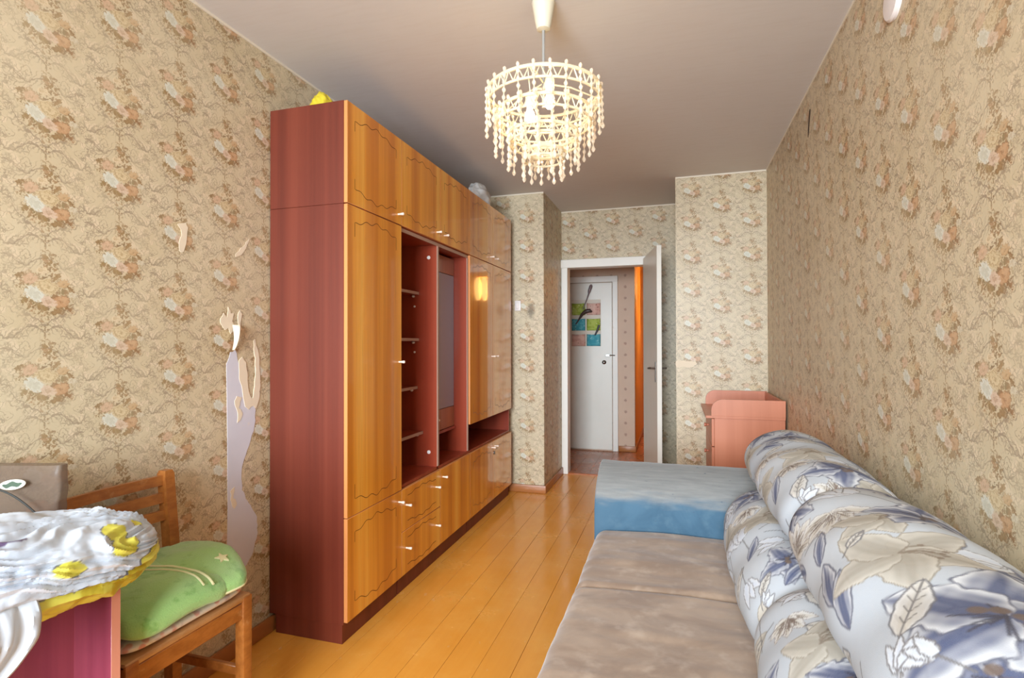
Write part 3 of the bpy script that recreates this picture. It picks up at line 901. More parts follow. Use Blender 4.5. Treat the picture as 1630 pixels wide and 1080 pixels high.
def tan_flower(c, x, y, r, a0, rr):
    for i in range(5):
        a = a0 + i * 2 * math.pi / 5 + rr.uniform(-0.15, 0.15)
        c.petal(x, y, a, r * rr.uniform(0.85, 1.12), r * 0.34, TAN2, TAN, L3(146, 136, 120), 0.0018, 0.62, 0.05, rr.uniform(0, 6))
    for i in range(6):
        a = a0 + 0.5 + rr.uniform(-0.7, 0.7); l = r * rr.uniform(0.3, 0.55)
        p = [(x, y), (x + l * 0.6 * math.cos(a), y + l * 0.6 * math.sin(a)), (x + l * math.cos(a + 0.3), y + l * math.sin(a + 0.3))]
        c.stroke(p, 0.0017, L3(136, 122, 106)); c.dot(p[-1][0], p[-1][1], 0.005, L3(128, 112, 96))
def blue_flower(c, x, y, r, a0, rr, n=5):
    for i in range(n):
        a = a0 + i * 2 * math.pi / n + rr.uniform(-0.2, 0.2)
        c.petal(x, y, a, r * rr.uniform(0.85, 1.15), r * 0.38, WHT, BLU, INK, 0.0030, 0.6, 0.09, rr.uniform(0, 6), dash=0.3)
    for i in range(9):
        a = rr.uniform(0, 6.28); l = r * rr.uniform(0.15, 0.42)
        c.stroke([(x, y), (x + l * math.cos(a), y + l * math.sin(a))], 0.0020, L3(60, 58, 70))
    for i in range(4): c.dot(x + rr.uniform(-.2, .2) * r, y + rr.uniform(-.2, .2) * r, r * 0.07, BRN)
def feather(c, x, y, r, a0, rr):
    for i in range(5):
        a = a0 + (i - 2) * 0.55
        c.petal(x, y, a, r * rr.uniform(0.8, 1.1), r * 0.24, WHT, TAN2, L3(150, 138, 130), 0.0014, 0.7, 0.1, rr.uniform(0, 6))
    for i in range(46):
        a = a0 + rr.uniform(-1.3, 1.3); l0 = r * rr.uniform(0.05, 0.4); l = l0 + r * rr.uniform(0.15, 0.45)
        c.stroke([(x + l0 * math.cos(a), y + l0 * math.sin(a)), (x + l * math.cos(a + .1), y + l * math.sin(a + .1))], 0.0012, BRN, 0.75)
def line_leaf(c, x, y, a, L, rr):
    c.petal(x, y, a, L, L * 0.22, L3(220, 216, 210), TAN2, L3(100, 98, 102), 0.0022, 0.8, 0.05, rr.uniform(0, 6), 0.8)
    e = (x + L * math.cos(a), y + L * math.sin(a))
    c.stroke([(x - L * 0.5 * math.cos(a - .2), y - L * 0.5 * math.sin(a - .2)), (x, y), e], 0.0017, L3(108, 104, 104))
    for i in range(1, 5):
        px, py = x + (e[0] - x) * i / 5.5, y + (e[1] - y) * i / 5.5
        for s in (-0.6, 0.6):
            c.stroke([(px, py), (px + L * .17 * math.cos(a + s), py + L * .17 * math.sin(a + s))], 0.0013, L3(120, 114, 110))
def bud(c, x, y, a, L, rr):
    for s in (-0.45, 0, 0.45):
        c.petal(x, y, a + s, L, L * 0.2, WHT, PALE, L3(110, 104, 104), 0.0017, 0.6, 0.08, rr.uniform(0, 6))
    c.stroke([(x, y), (x - L * math.cos(a + .2), y - L * math.sin(a + .2))], 0.0019, L3(112, 108, 106))
def long_blue(c, x, y, a, L, rr):
    c.petal(x, y, a, L, L * 0.17, WHT, BLU, INK, 0.0024, 0.9, 0.05, rr.uniform(0, 6))
def tulip(c, x, y, a, L, rr):
    c.petal(x, y, a - .25, L, L * .22, TAN2, TAN2, L3(150, 140, 124), 0.0016, 0.8)
    c.petal(x, y, a + .12, L * .9, L * .16, BRN, L3(86, 70, 60), None, 0.0016, 0.8)
def floral(A, B, seed, hand=()):
    rr = random.Random(seed)
    c = Cloth(A, B, L3(182, 187, 193))
    tint = np.sin(A * 9 + seed) * np.sin(B * 11) * 0.5 + 0.5
    c.C = c.C * (1 - 0.25 * tint[..., None]) + L3(204, 202, 198) * 0.25 * tint[..., None]
    a0, a1, b0, b1 = A.min(), A.max(), B.min(), B.max()
    placed = [(h[1], h[2], h[3]) for h in hand]
    fns = {'tan': tan_flower, 'blue': blue_flower, 'feather': feather, 'leaf': line_leaf, 'bud': bud, 'long': long_blue, 'tulip': tulip}
    fill = []
    for k in range(900):
        kind = rr.choice(['tan', 'blue', 'feather', 'blue', 'leaf', 'bud', 'long', 'tan', 'feather', 'leaf'])
        r = {'tan': .105, 'blue': .10, 'feather': .10}.get(kind, .075) * rr.uniform(.85, 1.15)
        x, y = rr.uniform(a0, a1), rr.uniform(b0, b1)
        ex = r if kind in ('tan', 'blue', 'feather') else r * .6
        if all(math.hypot(x - q[0], y - q[1]) > (ex + q[2]) * .57 for q in placed):
            placed.append((x, y, ex)); fill.append((kind, x, y, r))
    for kind, x, y, r in fill:
        fn = fns[kind]; ang = rr.uniform(0, 6.28)
        if kind in ('tan', 'blue', 'feather'): fn(c, x, y, r, ang, rr)
        else: fn(c, x, y, ang, r * 1.3, rr)
    for h in hand:
        kind, x, y, r, ang = h
        fn = fns[kind]
        if kind in ('tan', 'blue', 'feather'): fn(c, x, y, r, ang, rr)
        else: fn(c, x, y, ang, r, rr)
    return c.C

# ------------------------------------------------------------------ sofa
SX0 = -0.325          # front of the seat
SYF = 2.27            # seat end at the far arm
SYN = 0.46            # seat end at the near arm
sofa = thing('sofa', 'long sofa with taupe seat, floral back cushions and worn blue arms along the right wall', 'sofa', (0.15, 1.4, 0))
def velvet(name, c1, c2, c3, scale=4.0, worn=None):
    t = NT(name)
    p = t.pos()
    a = t.noise(t.mapping(p, scale=(1.0, 1.8, 1.0)), scale, 4, 0.6, dist=0.8)
    b = t.noise(p, scale * 3.1, 3, 0.6)
    c = t.mix(t.smooth(a, 0.33, 0.68), rgb(*c1), rgb(*c2))
    c = t.mix(t.smooth(b, 0.5, 0.75, 0, 0.6), c, rgb(*c3))
    if worn:
        z = t.sep(p)[2]
        f = t.smooth(z + (t.noise(t.mapping(p, scale=(2, 9, 9)), 3.0, 4) - 0.5) * 0.10, 0.555, 0.615)
        wc = t.mix(t.noise(t.mapping(p, scale=(2.5, 20, 8)), 4.0, 4, 0.6), rgb(*worn[0]), rgb(*worn[1]))
        c = t.mix(f, c, wc)
        sp = t.noise(t.mapping(p, scale=(10, 10, 30)), 4.0, 3, 0.6)
        c = t.mix(t.smooth(sp, 0.68, 0.74, 0, 0.7) , c, rgb(58, 74, 90))
    t.bump(t.noise(p, 500, 2) + b, 0.2, 0.002)
    m = t.set(c, 0.85, Sheen_Weight=0.25, Sheen_Roughness=0.4)
    return m
TAUPE = velvet('taupe plush seat', (138, 114, 95), (164, 140, 119), (186, 165, 146), 4.2)
BLUEV = velvet('worn blue velour', (52, 82, 102), (66, 96, 116), (78, 104, 120), 5.0, worn=((104, 104, 104), (146, 145, 141)))
# base
box('base_frame', SX0 + 0.03, 0.60, SYN - 0.02, SYF + 0.02, 0.05, 0.30, BLUEV, sofa, 0.015, 2)
for (x, y) in ((SX0 + 0.09, SYN + 0.05), (SX0 + 0.09, SYF - 0.05), (0.54, SYN + 0.05), (0.54, SYF - 0.05)):
    box('leg', x - 0.03, x + 0.03, y - 0.03, y + 0.03, 0, 0.052, SIDEV, sofa, 0.004)
box('back_frame', 0.47, 0.605, SYN - 0.02, SYF + 0.02, 0.28, 0.74, BLUEV, sofa, 0.03, 3)
# seat: two plush mattresses with a sewn seam between them
def seat_pad(y0, y1, seed):
    nu, nv = 150, 110
    x0, x1 = SX0, 0.42
    U = np.linspace(0, 1, nu); 
    # profile: under, front roll, top
    prof = []
    zt, zb, r = 0.462, 0.27, 0.045
    prof += [(x1, zb)] + [(x0 + r + (x1 - x0 - r) * s, zb) for s in np.linspace(1, 0, 12)[1:]]
    prof += [(x0 + r - r * math.sin(a), zb + r - r * math.cos(a)) for a in np.linspace(0, math.pi / 2, 8)[1:]]
    prof += [(x0 - 0.006 * math.sin(math.pi * s), zb + r + (zt - zb - 2 * r) * s) for s in np.linspace(0, 1, 8)[1:]]
    prof += [(x0 + r - r * math.cos(a), zt - r + r * math.sin(a)) for a in np.linspace(0, math.pi / 2, 10)[1:]]
    prof += [(x0 + r + (x1 - x0 - r) * s, zt) for s in np.linspace(0, 1, 70)[1:]]
    prof = np.array(prof)
    Y = np.linspace(y0, y1, nv)
    P = np.zeros((nv, len(prof), 3))
    for j, y in enumerate(Y):
        e = min(y - y0, y1 - y) / 0.03
        drop = 0.014 * (1 - min(1, max(0, e)) ** 0.5) if e < 1 else 0.0
        for i, (x, z) in enumerate(prof):
            top = max(0.0, min(1.0, (z - zb) / (zt - zb)))
            q = (x, y, seed)
            n1 = mn((x * 0.7, y * 2.4, seed), 2.4) * 0.007 + mnoise.ridged_multi_fractal(Vector((x * 0.55 + 0.2 * y, y * 2.2, seed)) * 3.0, 0.9, 2.0, 3, 1.0, 2.0) * 0.0022
            P[j, i] = (x - 0.3 * n1 * (1 if x < x0 + r else 0), y, z + top * (n1 - drop) + 0.012 * top * math.sin(math.pi * min(1, max(0, (x - x0) / (x1 - x0)))))
    me = grid_mesh('seat_cushion', P, False, True)
    return finish('seat_cushion', me, TAUPE, sofa)
SEAM = 1.735
seat_pad(SEAM + 0.0005, SYF, 3.1)
seat_pad(1.09, SEAM - 0.0005, 8.4)
seat_pad(SYN, 1.089, 5.2)
# arms with a sloping, rolled top
def arm(y_in, y_out):
    s = 1 if y_out > y_in else -1
    w = abs(y_out - y_in)
    # section in (outward distance, z)
    sec = [(0.0, 0.06), (0.0, 0.50), (0.004, 0.548), (0.018, 0.588), (0.045, 0.622), (0.09, 0.655), (0.15, 0.683), (0.20, 0.698), (0.25, 0.700), (w - 0.012, 0.690), (w, 0.665), (w, 0.06)]
    sec = [(d, z) for d, z in sec]
    X = [SX0 - 0.012, SX0 - 0.010, SX0 + 0.006, SX0 + 0.02] + list(np.linspace(SX0 + 0.05, 0.58, 26)) + [0.60, 0.605]
    P = np.zeros((len(X), len(sec), 3))
    for j, x in enumerate(X):
        k = 1.0
        if j == 0: k = 0.93
        if j == len(X) - 1: k = 0.95
        for i, (d, z) in enumerate(sec):
            n = mn((x, d * 2, z), 5.0) * 0.005
            dd = w / 2 + (d - w / 2) * k
            zz = 0.06 + (z - 0.06) * (1 - (1 - k) * 0.4)
            P[j, i] = (x, y_in + s * (dd + n), zz + n)
    me = grid_mesh('armrest', P, True, True)
    o = finish('armrest', me, BLUEV, sofa)
    o.modifiers.new('sub', 'SUBSURF').levels = 2
    o.modifiers['sub'].render_levels = 2
    return o
arm(SYF + 0.001, SYF + 0.285)
arm(SYN - 0.001, SYN - 0.285)
# floral back: a fat roll on top and a bulging lower cushion, two of each
UP_PROF = [(0.300, 0.700), (0.268, 0.735), (0.262, 0.785), (0.285, 0.835), (0.335, 0.875), (0.405, 0.895), (0.475, 0.885), (0.535, 0.85), (0.575, 0.79), (0.585, 0.72), (0.55, 0.655), (0.47, 0.635), (0.38, 0.65)]
LO_PROF = [(0.225, 0.452), (0.180, 0.480), (0.160, 0.535), (0.168, 0.595), (0.205, 0.655), (0.262, 0.695), (0.325, 0.700), (0.390, 0.670), (0.420, 0.60), (0.42, 0.52), (0.38, 0.455), (0.30, 0.440)]
def cushion_grid(prof, y0, y1, n_per, n_len, bulge, seed, pw=7.0):
    """returns points (len, per, 3) and cloth coordinates; y runs from far (y1) to near (y0)"""
    pr = np.array(smooth_poly(prof, 40))
    seg = np.hypot(*(np.roll(pr, -1, 0) - pr).T)
    s = np.concatenate([[0], np.cumsum(seg)]); tot = s[-1]
    prc = np.vstack([pr, pr[:1]])
    ss = np.linspace(0, tot, n_per, endpoint=False)
    px = np.interp(ss, s, prc[:, 0]); pz = np.interp(ss, s, prc[:, 1])
    c = np.array([px.mean(), pz.mean()])
    L = y1 - y0
    th = np.linspace(-math.pi / 2, math.pi / 2, n_len)
    t = np.sign(np.sin(th)) * (1 - (1 - np.abs(np.linspace(-1, 1, n_len))) ** 1.25)
    e = np.maximum(1 - np.abs(t) ** pw, 0) ** (1 / 2.6)
    e = np.maximum(e, 0.02)
    P = np.zeros((n_len, n_per, 3))
    yy = (y0 + y1) / 2 + t * L / 2
    sc = (e[:, None]) * (1 + bulge * (1 - t[:, None] ** 2))
    P[..., 0] = c[0] + (px - c[0])[None] * sc
    P[..., 2] = c[1] + (pz - c[1])[None] * sc
    P[..., 1] = yy[:, None]
    A = np.repeat(yy[:, None], n_per, 1); B = np.repeat(ss[None], n_len, 0)
    # soft folds
    f = 0.0032 * np.sin(A * 17 + 3 * np.sin(B * 6 + seed)) * np.sin(B * 9 + seed) + 0.0022 * np.sin(A * 31 + B * 14 + seed * 2)
    dx = (px - c[0])[None]; dz = (pz - c[1])[None]; r = np.hypot(dx, dz)
    P[..., 0] += f * dx / r * e[:, None]; P[..., 2] += f * dz / r * e[:, None]
    P[..., 1] += 0.012 * np.sin(B * 12 + seed) * (1 - e[:, None]) * 0
    return P, A, B
def back_cushion(prof, y0, y1, n_per, n_len, bulge, seed, hand=(), pw=7.0):
    P, A, B = cushion_grid(prof, y0, y1, n_per, n_len, bulge, seed, pw)
    C = floral(A, B, seed, hand)
    me = grid_mesh('back_cushion', P, True, True, C)
    return finish('back_cushion', me, FLORAL, sofa)
HAND_UP = [('feather', 1.33, 0.20, .10, 3.4), ('tan', 1.19, 0.26, .085, .4), ('blue', 1.24, 0.345, .11, .2), ('blue', 0.70, 0.22, .13, 2.4), ('long', 1.02, .112, .13, .15), ('long', .955, .108, .13, .35),
           ('tan', 1.044, .24, .125, .9), ('blue', .81, .275, .155, .5), ('leaf', .84, .165, .125, .62), ('bud', .79, .14, .055, .5), ('bud', .77, .185, .05, -.6), ('leaf', 1.125, .185, .05, .9), ('long', 1.16, .125, .1, .4)]
HAND_UPF = [('feather', 2.02, .16, .10, 3.3), ('blue', 2.19, .27, .09, .3), ('tan', 1.87, .265, .095, .4), ('feather', 1.80, .2, .08, 3.0), ('blue', 1.66, .31, .115, .9), ('long', 1.67, .10, .12, .53), ('leaf', 1.57, .16, .11, .53), ('bud', 1.545, .17, .055, .8), ('blue', 2.33, .2, .08, .2)]
HAND_LOF = [('blue', 2.10, .30, .095, .4), ('feather', 1.97, .27, .085, 3.5), ('tan', 1.84, .31, .10, .2), ('blue', 1.51, .32, .085, .7), ('long', 1.43, .285, .10, .9), ('tulip', 1.385, .12, .10, 1.3), ('leaf', 1.45, .205, .075, .9), ('bud', 1.415, .20, .045, .9), ('long', 1.62, .22, .1, .5)]
HAND_LO = [('tan', 1.095, .30, .095, .3), ('blue', .99, .33, .085, .3), ('feather', 1.24, .26, .07, 3.3)]
back_cushion(UP_PROF, 1.50, 2.50, 330, 300, 0.02, 4, HAND_UPF, pw=9)
back_cushion(UP_PROF, 0.47, 1.58, 420, 400, 0.07, 9, HAND_UP, pw=10)
back_cushion(LO_PROF, 1.36, 2.31, 280, 280, 0.04, 6, HAND_LOF, pw=5)
back_cushion(LO_PROF, 0.47, 1.43, 300, 300, 0.05, 13, HAND_LO, pw=8)

# ------------------------------------------------------------------ chest with changing-board top in the far corner
def laminate(name, c, var=8):
    t = NT(name)
    p = t.pos()
    g = t.noise(t.mapping(p, scale=(26, 26, 0.9)), 1.0, 3, 0.6)
    col = t.mix(t.smooth(g, 0.35, 0.65), rgb(*[q - var for q in c]), rgb(*[min(255, q + var) for q in c]))
    return t.set(col, 0.38)
PINKL = laminate('pink-orange beech laminate', (194, 118, 84), 3)
PINKD = laminate('streaked pink laminate', (196, 116, 86))  # nearly the same pink as the fronts, with stronger grain
KX0, KX1, KY0, KY1 = 0.205, 0.618, 3.55, 4.235
ch = thing('changing_chest', 'pink-orange laminate chest with railed changing top in the corner behind the sofa', 'chest', ((KX0 + KX1) / 2, (KY0 + KY1) / 2, 0))
KZ = 0.775
box('side_panel', KX0 + 0.016, KX1, KY0, KY0 + 0.018, 0, KZ, PINKL, ch, 0.001)
box('side_panel', KX0 + 0.016, KX1, KY1 - 0.018, KY1, 0, KZ, PINKL, ch, 0.001)
box('back_panel', KX1 - 0.006, KX1, KY0 + 0.018, KY1 - 0.018, 0.05, KZ, PINKD, ch)
box('plinth', KX0 + 0.03, KX0 + 0.046, KY0 + 0.018, KY1 - 0.018, 0, 0.07, PINKD, ch)
for i in range(4):
    z0 = 0.075 + i * 0.175
    dr = box('drawer', KX0, KX0 + 0.0155, KY0 + 0.004, KY1 - 0.004, z0, z0 + 0.17, PINKL, ch, 0.001)
    for yy in ((KY0 + KY1) / 2,):
        bm = bmesh.new()
        add_lathe(bm, [(0.006, 0.001), (0.006, -0.012), (0.014, -0.02), (0.013, -0.027), (0, -0.03)], 12, (KX0, yy, z0 + 0.085), 'x')
        bm_obj('knob', bm, PINKD, dr)
box('top_board', KX0 - 0.035, KX1, KY0 - 0.011, KY1 + 0.004, KZ, KZ + 0.016, PINKL, ch, 0.001)
def guard(y0, y1):
    r = 0.066
    poly = [(KX0 - 0.002, KZ + 0.016)] + [(KX0 - 0.002 + r - r * math.cos(a), 0.892 - r + r * math.sin(a)) for a in np.linspace(0, math.pi / 2, 10)] + [(KX1, 0.892), (KX1, KZ + 0.016)]
    bm = bmesh.new(); add_prism(bm, poly, lambda a, b, d: (a, y0 + d, b), y1 - y0)
    return bm_obj('guard_rail', bm, PINKL, ch)
guard(KY0 - 0.012, KY0 + 0.006); guard(KY1 - 0.016, KY1 + 0.002)
box('guard_rail', KX1 - 0.016, KX1, KY0 + 0.0165, KY1 - 0.0165, KZ + 0.016, 0.888, PINKL, ch, 0.001)

# ------------------------------------------------------------------ chair
def wood(name, c1, c2, c3, rough=0.35, coat=0.3):
    t = NT(name)
    p = t.pos()
    g = t.noise(t.mapping(p, scale=(14, 5, 14)), 3.0, 4, 0.65)
    col = t.mix(t.smooth(g, 0.3, 0.7), rgb(*c1), rgb(*c2))
    b = t.noise(p, 22, 4, 0.7)
    col = t.mix(t.smooth(b, 0.6, 0.75, 0, 0.5), col, rgb(*c3))
    t.bump(g, 0.15, 0.002)
    return t.set(col, rough, Coat_Weight=coat, Coat_Roughness=0.15)
CHAIRW = wood('worn honey chair wood', (150, 86, 34), (176, 108, 48), (196, 142, 88))
CHX0, CHX1, CHY0, CHY1 = -1.645, -1.285, 0.985, 1.395
chair = thing('wooden_chair', 'honey wood chair with slatted back against the left wall under green blanket', 'chair', ((CHX0 + CHX1) / 2, (CHY0 + CHY1) / 2, 0))
for y in (CHY0 + 0.018, CHY1 - 0.018):
    o = box('leg', CHX1 - 0.034, CHX1, y - 0.018, y + 0.018, 0, 0.452, CHAIRW, chair, 0.004, 2)
    # rear leg running up into a raked back post with a rounded head
    bm = bmesh.new()
    prof = [(-1.585, 0.0), (-1.590, 0.25), (-1.590, 0.45), (-1.600, 0.60), (-1.615, 0.74), (-1.622, 0.81)]
    lo = []
    for x, z in prof:
        w = 0.017
        lo.append([bm.verts.new((x - 0.018, y - w, z)), bm.verts.new((x + 0.018, y - w, z)), bm.verts.new((x + 0.018, y + w, z)), bm.verts.new((x - 0.018, y + w, z))])
    x, z = prof[-1]
    lo.append([bm.verts.new((x - 0.014, y - 0.013, z + 0.012)), bm.verts.new((x + 0.014, y - 0.013, z + 0.012)), bm.verts.new((x + 0.014, y + 0.013, z + 0.012)), bm.verts.new((x - 0.014, y + 0.013, z + 0.012))])
    for a, b in zip(lo[:-1], lo[1:]):
        for k in range(4): bm.faces.new((a[k], a[(k + 1) % 4], b[(k + 1) % 4], b[k]))
    bm.faces.new(lo[0][::-1]); bm.faces.new(lo[-1])
    bm_obj('back_post', bm, CHAIRW, chair)
for z in (0.792, 0.736, 0.68):
    xx = np.interp(z, [0.45, 0.60, 0.74, 0.81], [-1.59, -1.60, -1.615, -1.622])
    bm = bmesh.new()
    n = 10
    rows = []
    for i in range(n + 1):
        s = i / n; y = CHY0 + 0.034 + (CHY1 - CHY0 - 0.068) * s
        b = -0.014 * math.sin(math.pi * s)
        rows.append([bm.verts.new((xx - 0.007 + b, y, z - 0.016)), bm.verts.new((xx + 0.007 + b, y, z - 0.016)), bm.verts.new((xx + 0.006 + b, y, z + 0.016)), bm.verts.new((xx - 0.008 + b, y, z + 0.016))])
    for a, b in zip(rows[:-1], rows[1:]):
        for k in range(4): bm.faces.new((a[k], a[(k + 1) % 4], b[(k + 1) % 4], b[k]))
    bm.faces.new(rows[0][::-1]); bm.faces.new(rows[-1])
    bm_obj('back_slat', bm, CHAIRW, chair)
# seat rails and plywood seat
box('seat_rail', CHX1 - 0.028, CHX1 - 0.006, CHY0 + 0.034, CHY1 - 0.034, 0.385, 0.437, CHAIRW, chair, 0.003)
box('seat_rail', -1.60, -1.58, CHY0 + 0.034, CHY1 - 0.034, 0.385, 0.437, CHAIRW, chair, 0.003)
box('seat_rail', -1.575, CHX1 - 0.034, CHY0 + 0.008, CHY0 + 0.028, 0.385, 0.437, CHAIRW, chair, 0.003)
box('seat_rail', -1.575, CHX1 - 0.034, CHY1 - 0.028, CHY1 - 0.008, 0.385, 0.437, CHAIRW, chair, 0.003)
box('stretcher', -1.575, CHX1 - 0.034, CHY1 - 0.026, CHY1 - 0.010, 0.20, 0.23, CHAIRW, chair, 0.003)
box('stretcher', -1.575, CHX1 - 0.034, CHY0 + 0.010, CHY0 + 0.026, 0.20, 0.23, CHAIRW, chair, 0.003)
SEATW = wood('worn pale seat edge', (176, 124, 74), (196, 146, 96), (150, 92, 44))
box('seat', -1.57, CHX1 - 0.002, CHY0 + 0.0, CHY1 - 0.004, 0.438, 0.458, SEATW, chair, 0.006, 2)

# ---- slab-shaped soft things
def soft_slab(cx, cy, cz, ax, ay, az, rot, seed, n=70, m=70, amp=0.006, expn=3.2, fz=None, rough_scale=7.0, ridge=0.0):
    """superellipsoid slab; returns P (m, n, 3) closed in u"""
    th = np.linspace(-math.pi / 2, math.pi / 2, m); ph = np.linspace(0, 2 * math.pi, n, endpoint=False)
    def sp(c, e): return np.sign(c) * np.abs(c) ** e
    e1, e2 = 0.7, 2.0 / expn
    P = np.zeros((m, n, 3))
    ct, st = sp(np.cos(th), e1), sp(np.sin(th), e1)
    X = ax * ct[:, None] * sp(np.cos(ph), e2)[None]; Y = ay * ct[:, None] * sp(np.sin(ph), e2)[None]; Z = az * np.repeat(st[:, None], n, 1)
    c, s = math.cos(rot), math.sin(rot)
    for j in range(m):
        for i in range(n):
            x, y, z = X[j, i], Y[j, i], Z[j, i]
            q = Vector((x, y, z * 2 + seed))
            d = mnoise.fractal(q * rough_scale, 0.8, 2.0, 3) * amp
            if ridge: d += (mnoise.ridged_multi_fractal(q * rough_scale * 0.8, 0.8, 2.0, 3, 1.0, 2.0) - 1.0) * ridge
            l = math.sqrt((x / ax) ** 2 + (y / ay) ** 2 + (z / az) ** 2) + 1e-6
            x += d * (x / ax) / l; y += d * (y / ay) / l; z += d * (z / az) / l
            if fz: x, y, z = fz(x, y, z)
            P[j, i] = (cx + c * x - s * y, cy + s * x + c * y, cz + z)
    return P
# seat pad
padm = NT('faded pink floral pad')
pp = padm.pos()
cpad = padm.mix(padm.smooth(padm.voronoi(pp, 42.0), 0.25, 0.5), rgb(214, 150, 130), rgb(222, 206, 188))
padm.set(padm.mix(padm.smooth(padm.noise(pp, 25, 3), 0.5, 0.65, 0, 0.6), cpad, rgb(176, 152, 150)), 0.9)
P = soft_slab(-1.435, 1.185, 0.478, 0.150, 0.205, 0.019, 0, 1.0, 48, 24, 0.003, 6)
P[..., 2] = np.maximum(P[..., 2], 0.459)
tag(finish('seat_pad', grid_mesh('seat_pad', P, True, True), padm.m, None, (-1.435, 1.185, 0.459)), 'thin faded pink patterned pad between the chair seat and green blanket', 'seat pad')
# folded blanket
GREENF = NT('green fleece')
gp = GREENF.pos()
gc = GREENF.mix(GREENF.noise(gp, 9, 4, 0.6), rgb(138, 184, 98), rgb(170, 206, 128))
gc = GREENF.mix(GREENF.smooth(GREENF.noise(gp, 20, 4, 0.6), 0.56, 0.68, 0, 0.6), gc, rgb(110, 160, 70))
GREENF.bump(GREENF.noise(gp, 260, 3), 0.5, 0.003)
GREENF = GREENF.set(gc, 0.95, Sheen_Weight=0.4)
CREAMF = plain('cream piping', rgb(226, 218, 168), 0.9)
bl = thing('folded_blanket', 'folded green fleece blanket with cream piping and star on the wooden chair', 'blanket', (-1.42, 1.19, 0.49))
def top_point(P, x, y, lift=0.0):
    f = P[P.shape[0] // 2:].reshape(-1, 3)
    d = np.hypot(f[:, 0] - x, f[:, 1] - y)
    k = np.where(d < d.min() + 0.006)[0]
    q = f[k[np.argmax(f[k, 2])]]
    return (float(x), float(y), float(q[2]) + lift)
def lower_f(x, y, z):
    # the rolled fold faces the room; the back runs flat towards the chair's back
    k = max(0.0, x - 0.02) / 0.17
    return x, y + 0.02 * k * k, z * (1.0 - 0.18 * (y + 0.19) / 0.38) - 0.022 * k ** 2 + 0.006 * math.sin(y * 26 + x * 9)
P = soft_slab(-1.425, 1.140, 0.545, 0.172, 0.158, 0.046, -0.06, 2.0, 90, 64, 0.004, 5.5, lower_f, 9.0, 0.003)
P[..., 2] = np.maximum(P[..., 2], np.where(P[..., 0] < -1.29, 0.4985, 0.485))
bmain = finish('blanket_fold', grid_mesh('blanket_fold', P, True, True), GREENF, bl)
def tip_f(x, y, z):
    k = max(0.0, x - 0.02) / 0.16
    return x, y * (1 - 0.30 * k), z * (1.0 - 0.30 * k) - 0.030 * k ** 1.6 + 0.005 * math.sin(x * 30 + 2)
P2 = soft_slab(-1.432, 1.315, 0.549, 0.188, 0.118, 0.045, -0.22, 5.0, 90, 64, 0.004, 3.6, tip_f, 9.0, 0.003)
P2[..., 2] = np.maximum(P2[..., 2], np.where(P2[..., 0] < -1.30, 0.4985, 0.475))
btip = finish('blanket_fold', grid_mesh('blanket_fold', P2, True, True), GREENF, bl)
def piping(path, r=0.0035):
    X = np.array([max((top_point(Q, x, y, 0.001) for Q in (P, P2)), key=lambda q: q[2]) for x, y in path])
    for _ in range(3): X[1:-1, 2] = (X[:-2, 2] + 2 * X[1:-1, 2] + X[2:, 2]) / 4
    bm = bmesh.new(); add_tube(bm, [tuple(q) for q in X], r, 7)
    bm_obj('piping', bm, CREAMF, bl)
piping([(-1.56 + 0.30 * t_, 1.185 + 0.065 * t_ - 0.03 * max(0, t_ - 0.7) ** 2 / 0.09) for t_ in np.linspace(0, 1, 40)])
piping([(-1.56 + 0.295 * t_, 1.160 + 0.062 * t_ - 0.03 * max(0, t_ - 0.7) ** 2 / 0.09) for t_ in np.linspace(0, 1, 40)], 0.0028)
# cream edge round the blanket's hanging tip
ang = np.linspace(-0.75, 0.75, 22)
tipx = P2[..., 0].ravel(); 
ids = [int(np.argmax((P2[..., 0] - (-1.432)) * math.cos(a) + (P2[..., 1] - 1.315) * math.sin(a) - 3 * np.abs(P2[..., 2] - (0.545 - 0.03)))) for a in ang]
X = np.array([P2.reshape(-1, 3)[k] for k in ids])
keep = [0] + [k for k in range(1, len(X)) if np.linalg.norm(X[k] - X[k - 1]) > 1e-4]
X = X[keep]
for _ in range(2): X[1:-1] = (X[:-2] + 2 * X[1:-1] + X[2:]) / 4
bm = bmesh.new(); add_tube(bm, [tuple(q) for q in X], 0.0038, 7); bm_obj('piping', bm, CREAMF, bl)
# appliqued star
bm = bmesh.new()
pts = []
for k in range(10):
    a = k * math.pi / 5 + 0.3; r_ = 0.021 if k % 2 == 0 else 0.0095
    pts.append((-1.345 + r_ * math.cos(a), 1.335 + r_ * math.sin(a)))
cen = bm.verts.new(top_point(P2, -1.345, 1.335, 0.003))
vs = [bm.verts.new(top_point(P2, x, y, 0.0025)) for x, y in pts]
lo = [bm.verts.new((v.co.x, v.co.y, v.co.z - 0.004)) for v in vs]
for k in range(10):
    bm.faces.new((cen, vs[k], vs[(k + 1) % 10])); bm.faces.new((vs[k], lo[k], lo[(k + 1) % 10], vs[(k + 1) % 10]))
bm_obj('star', bm, CREAMF, bl)

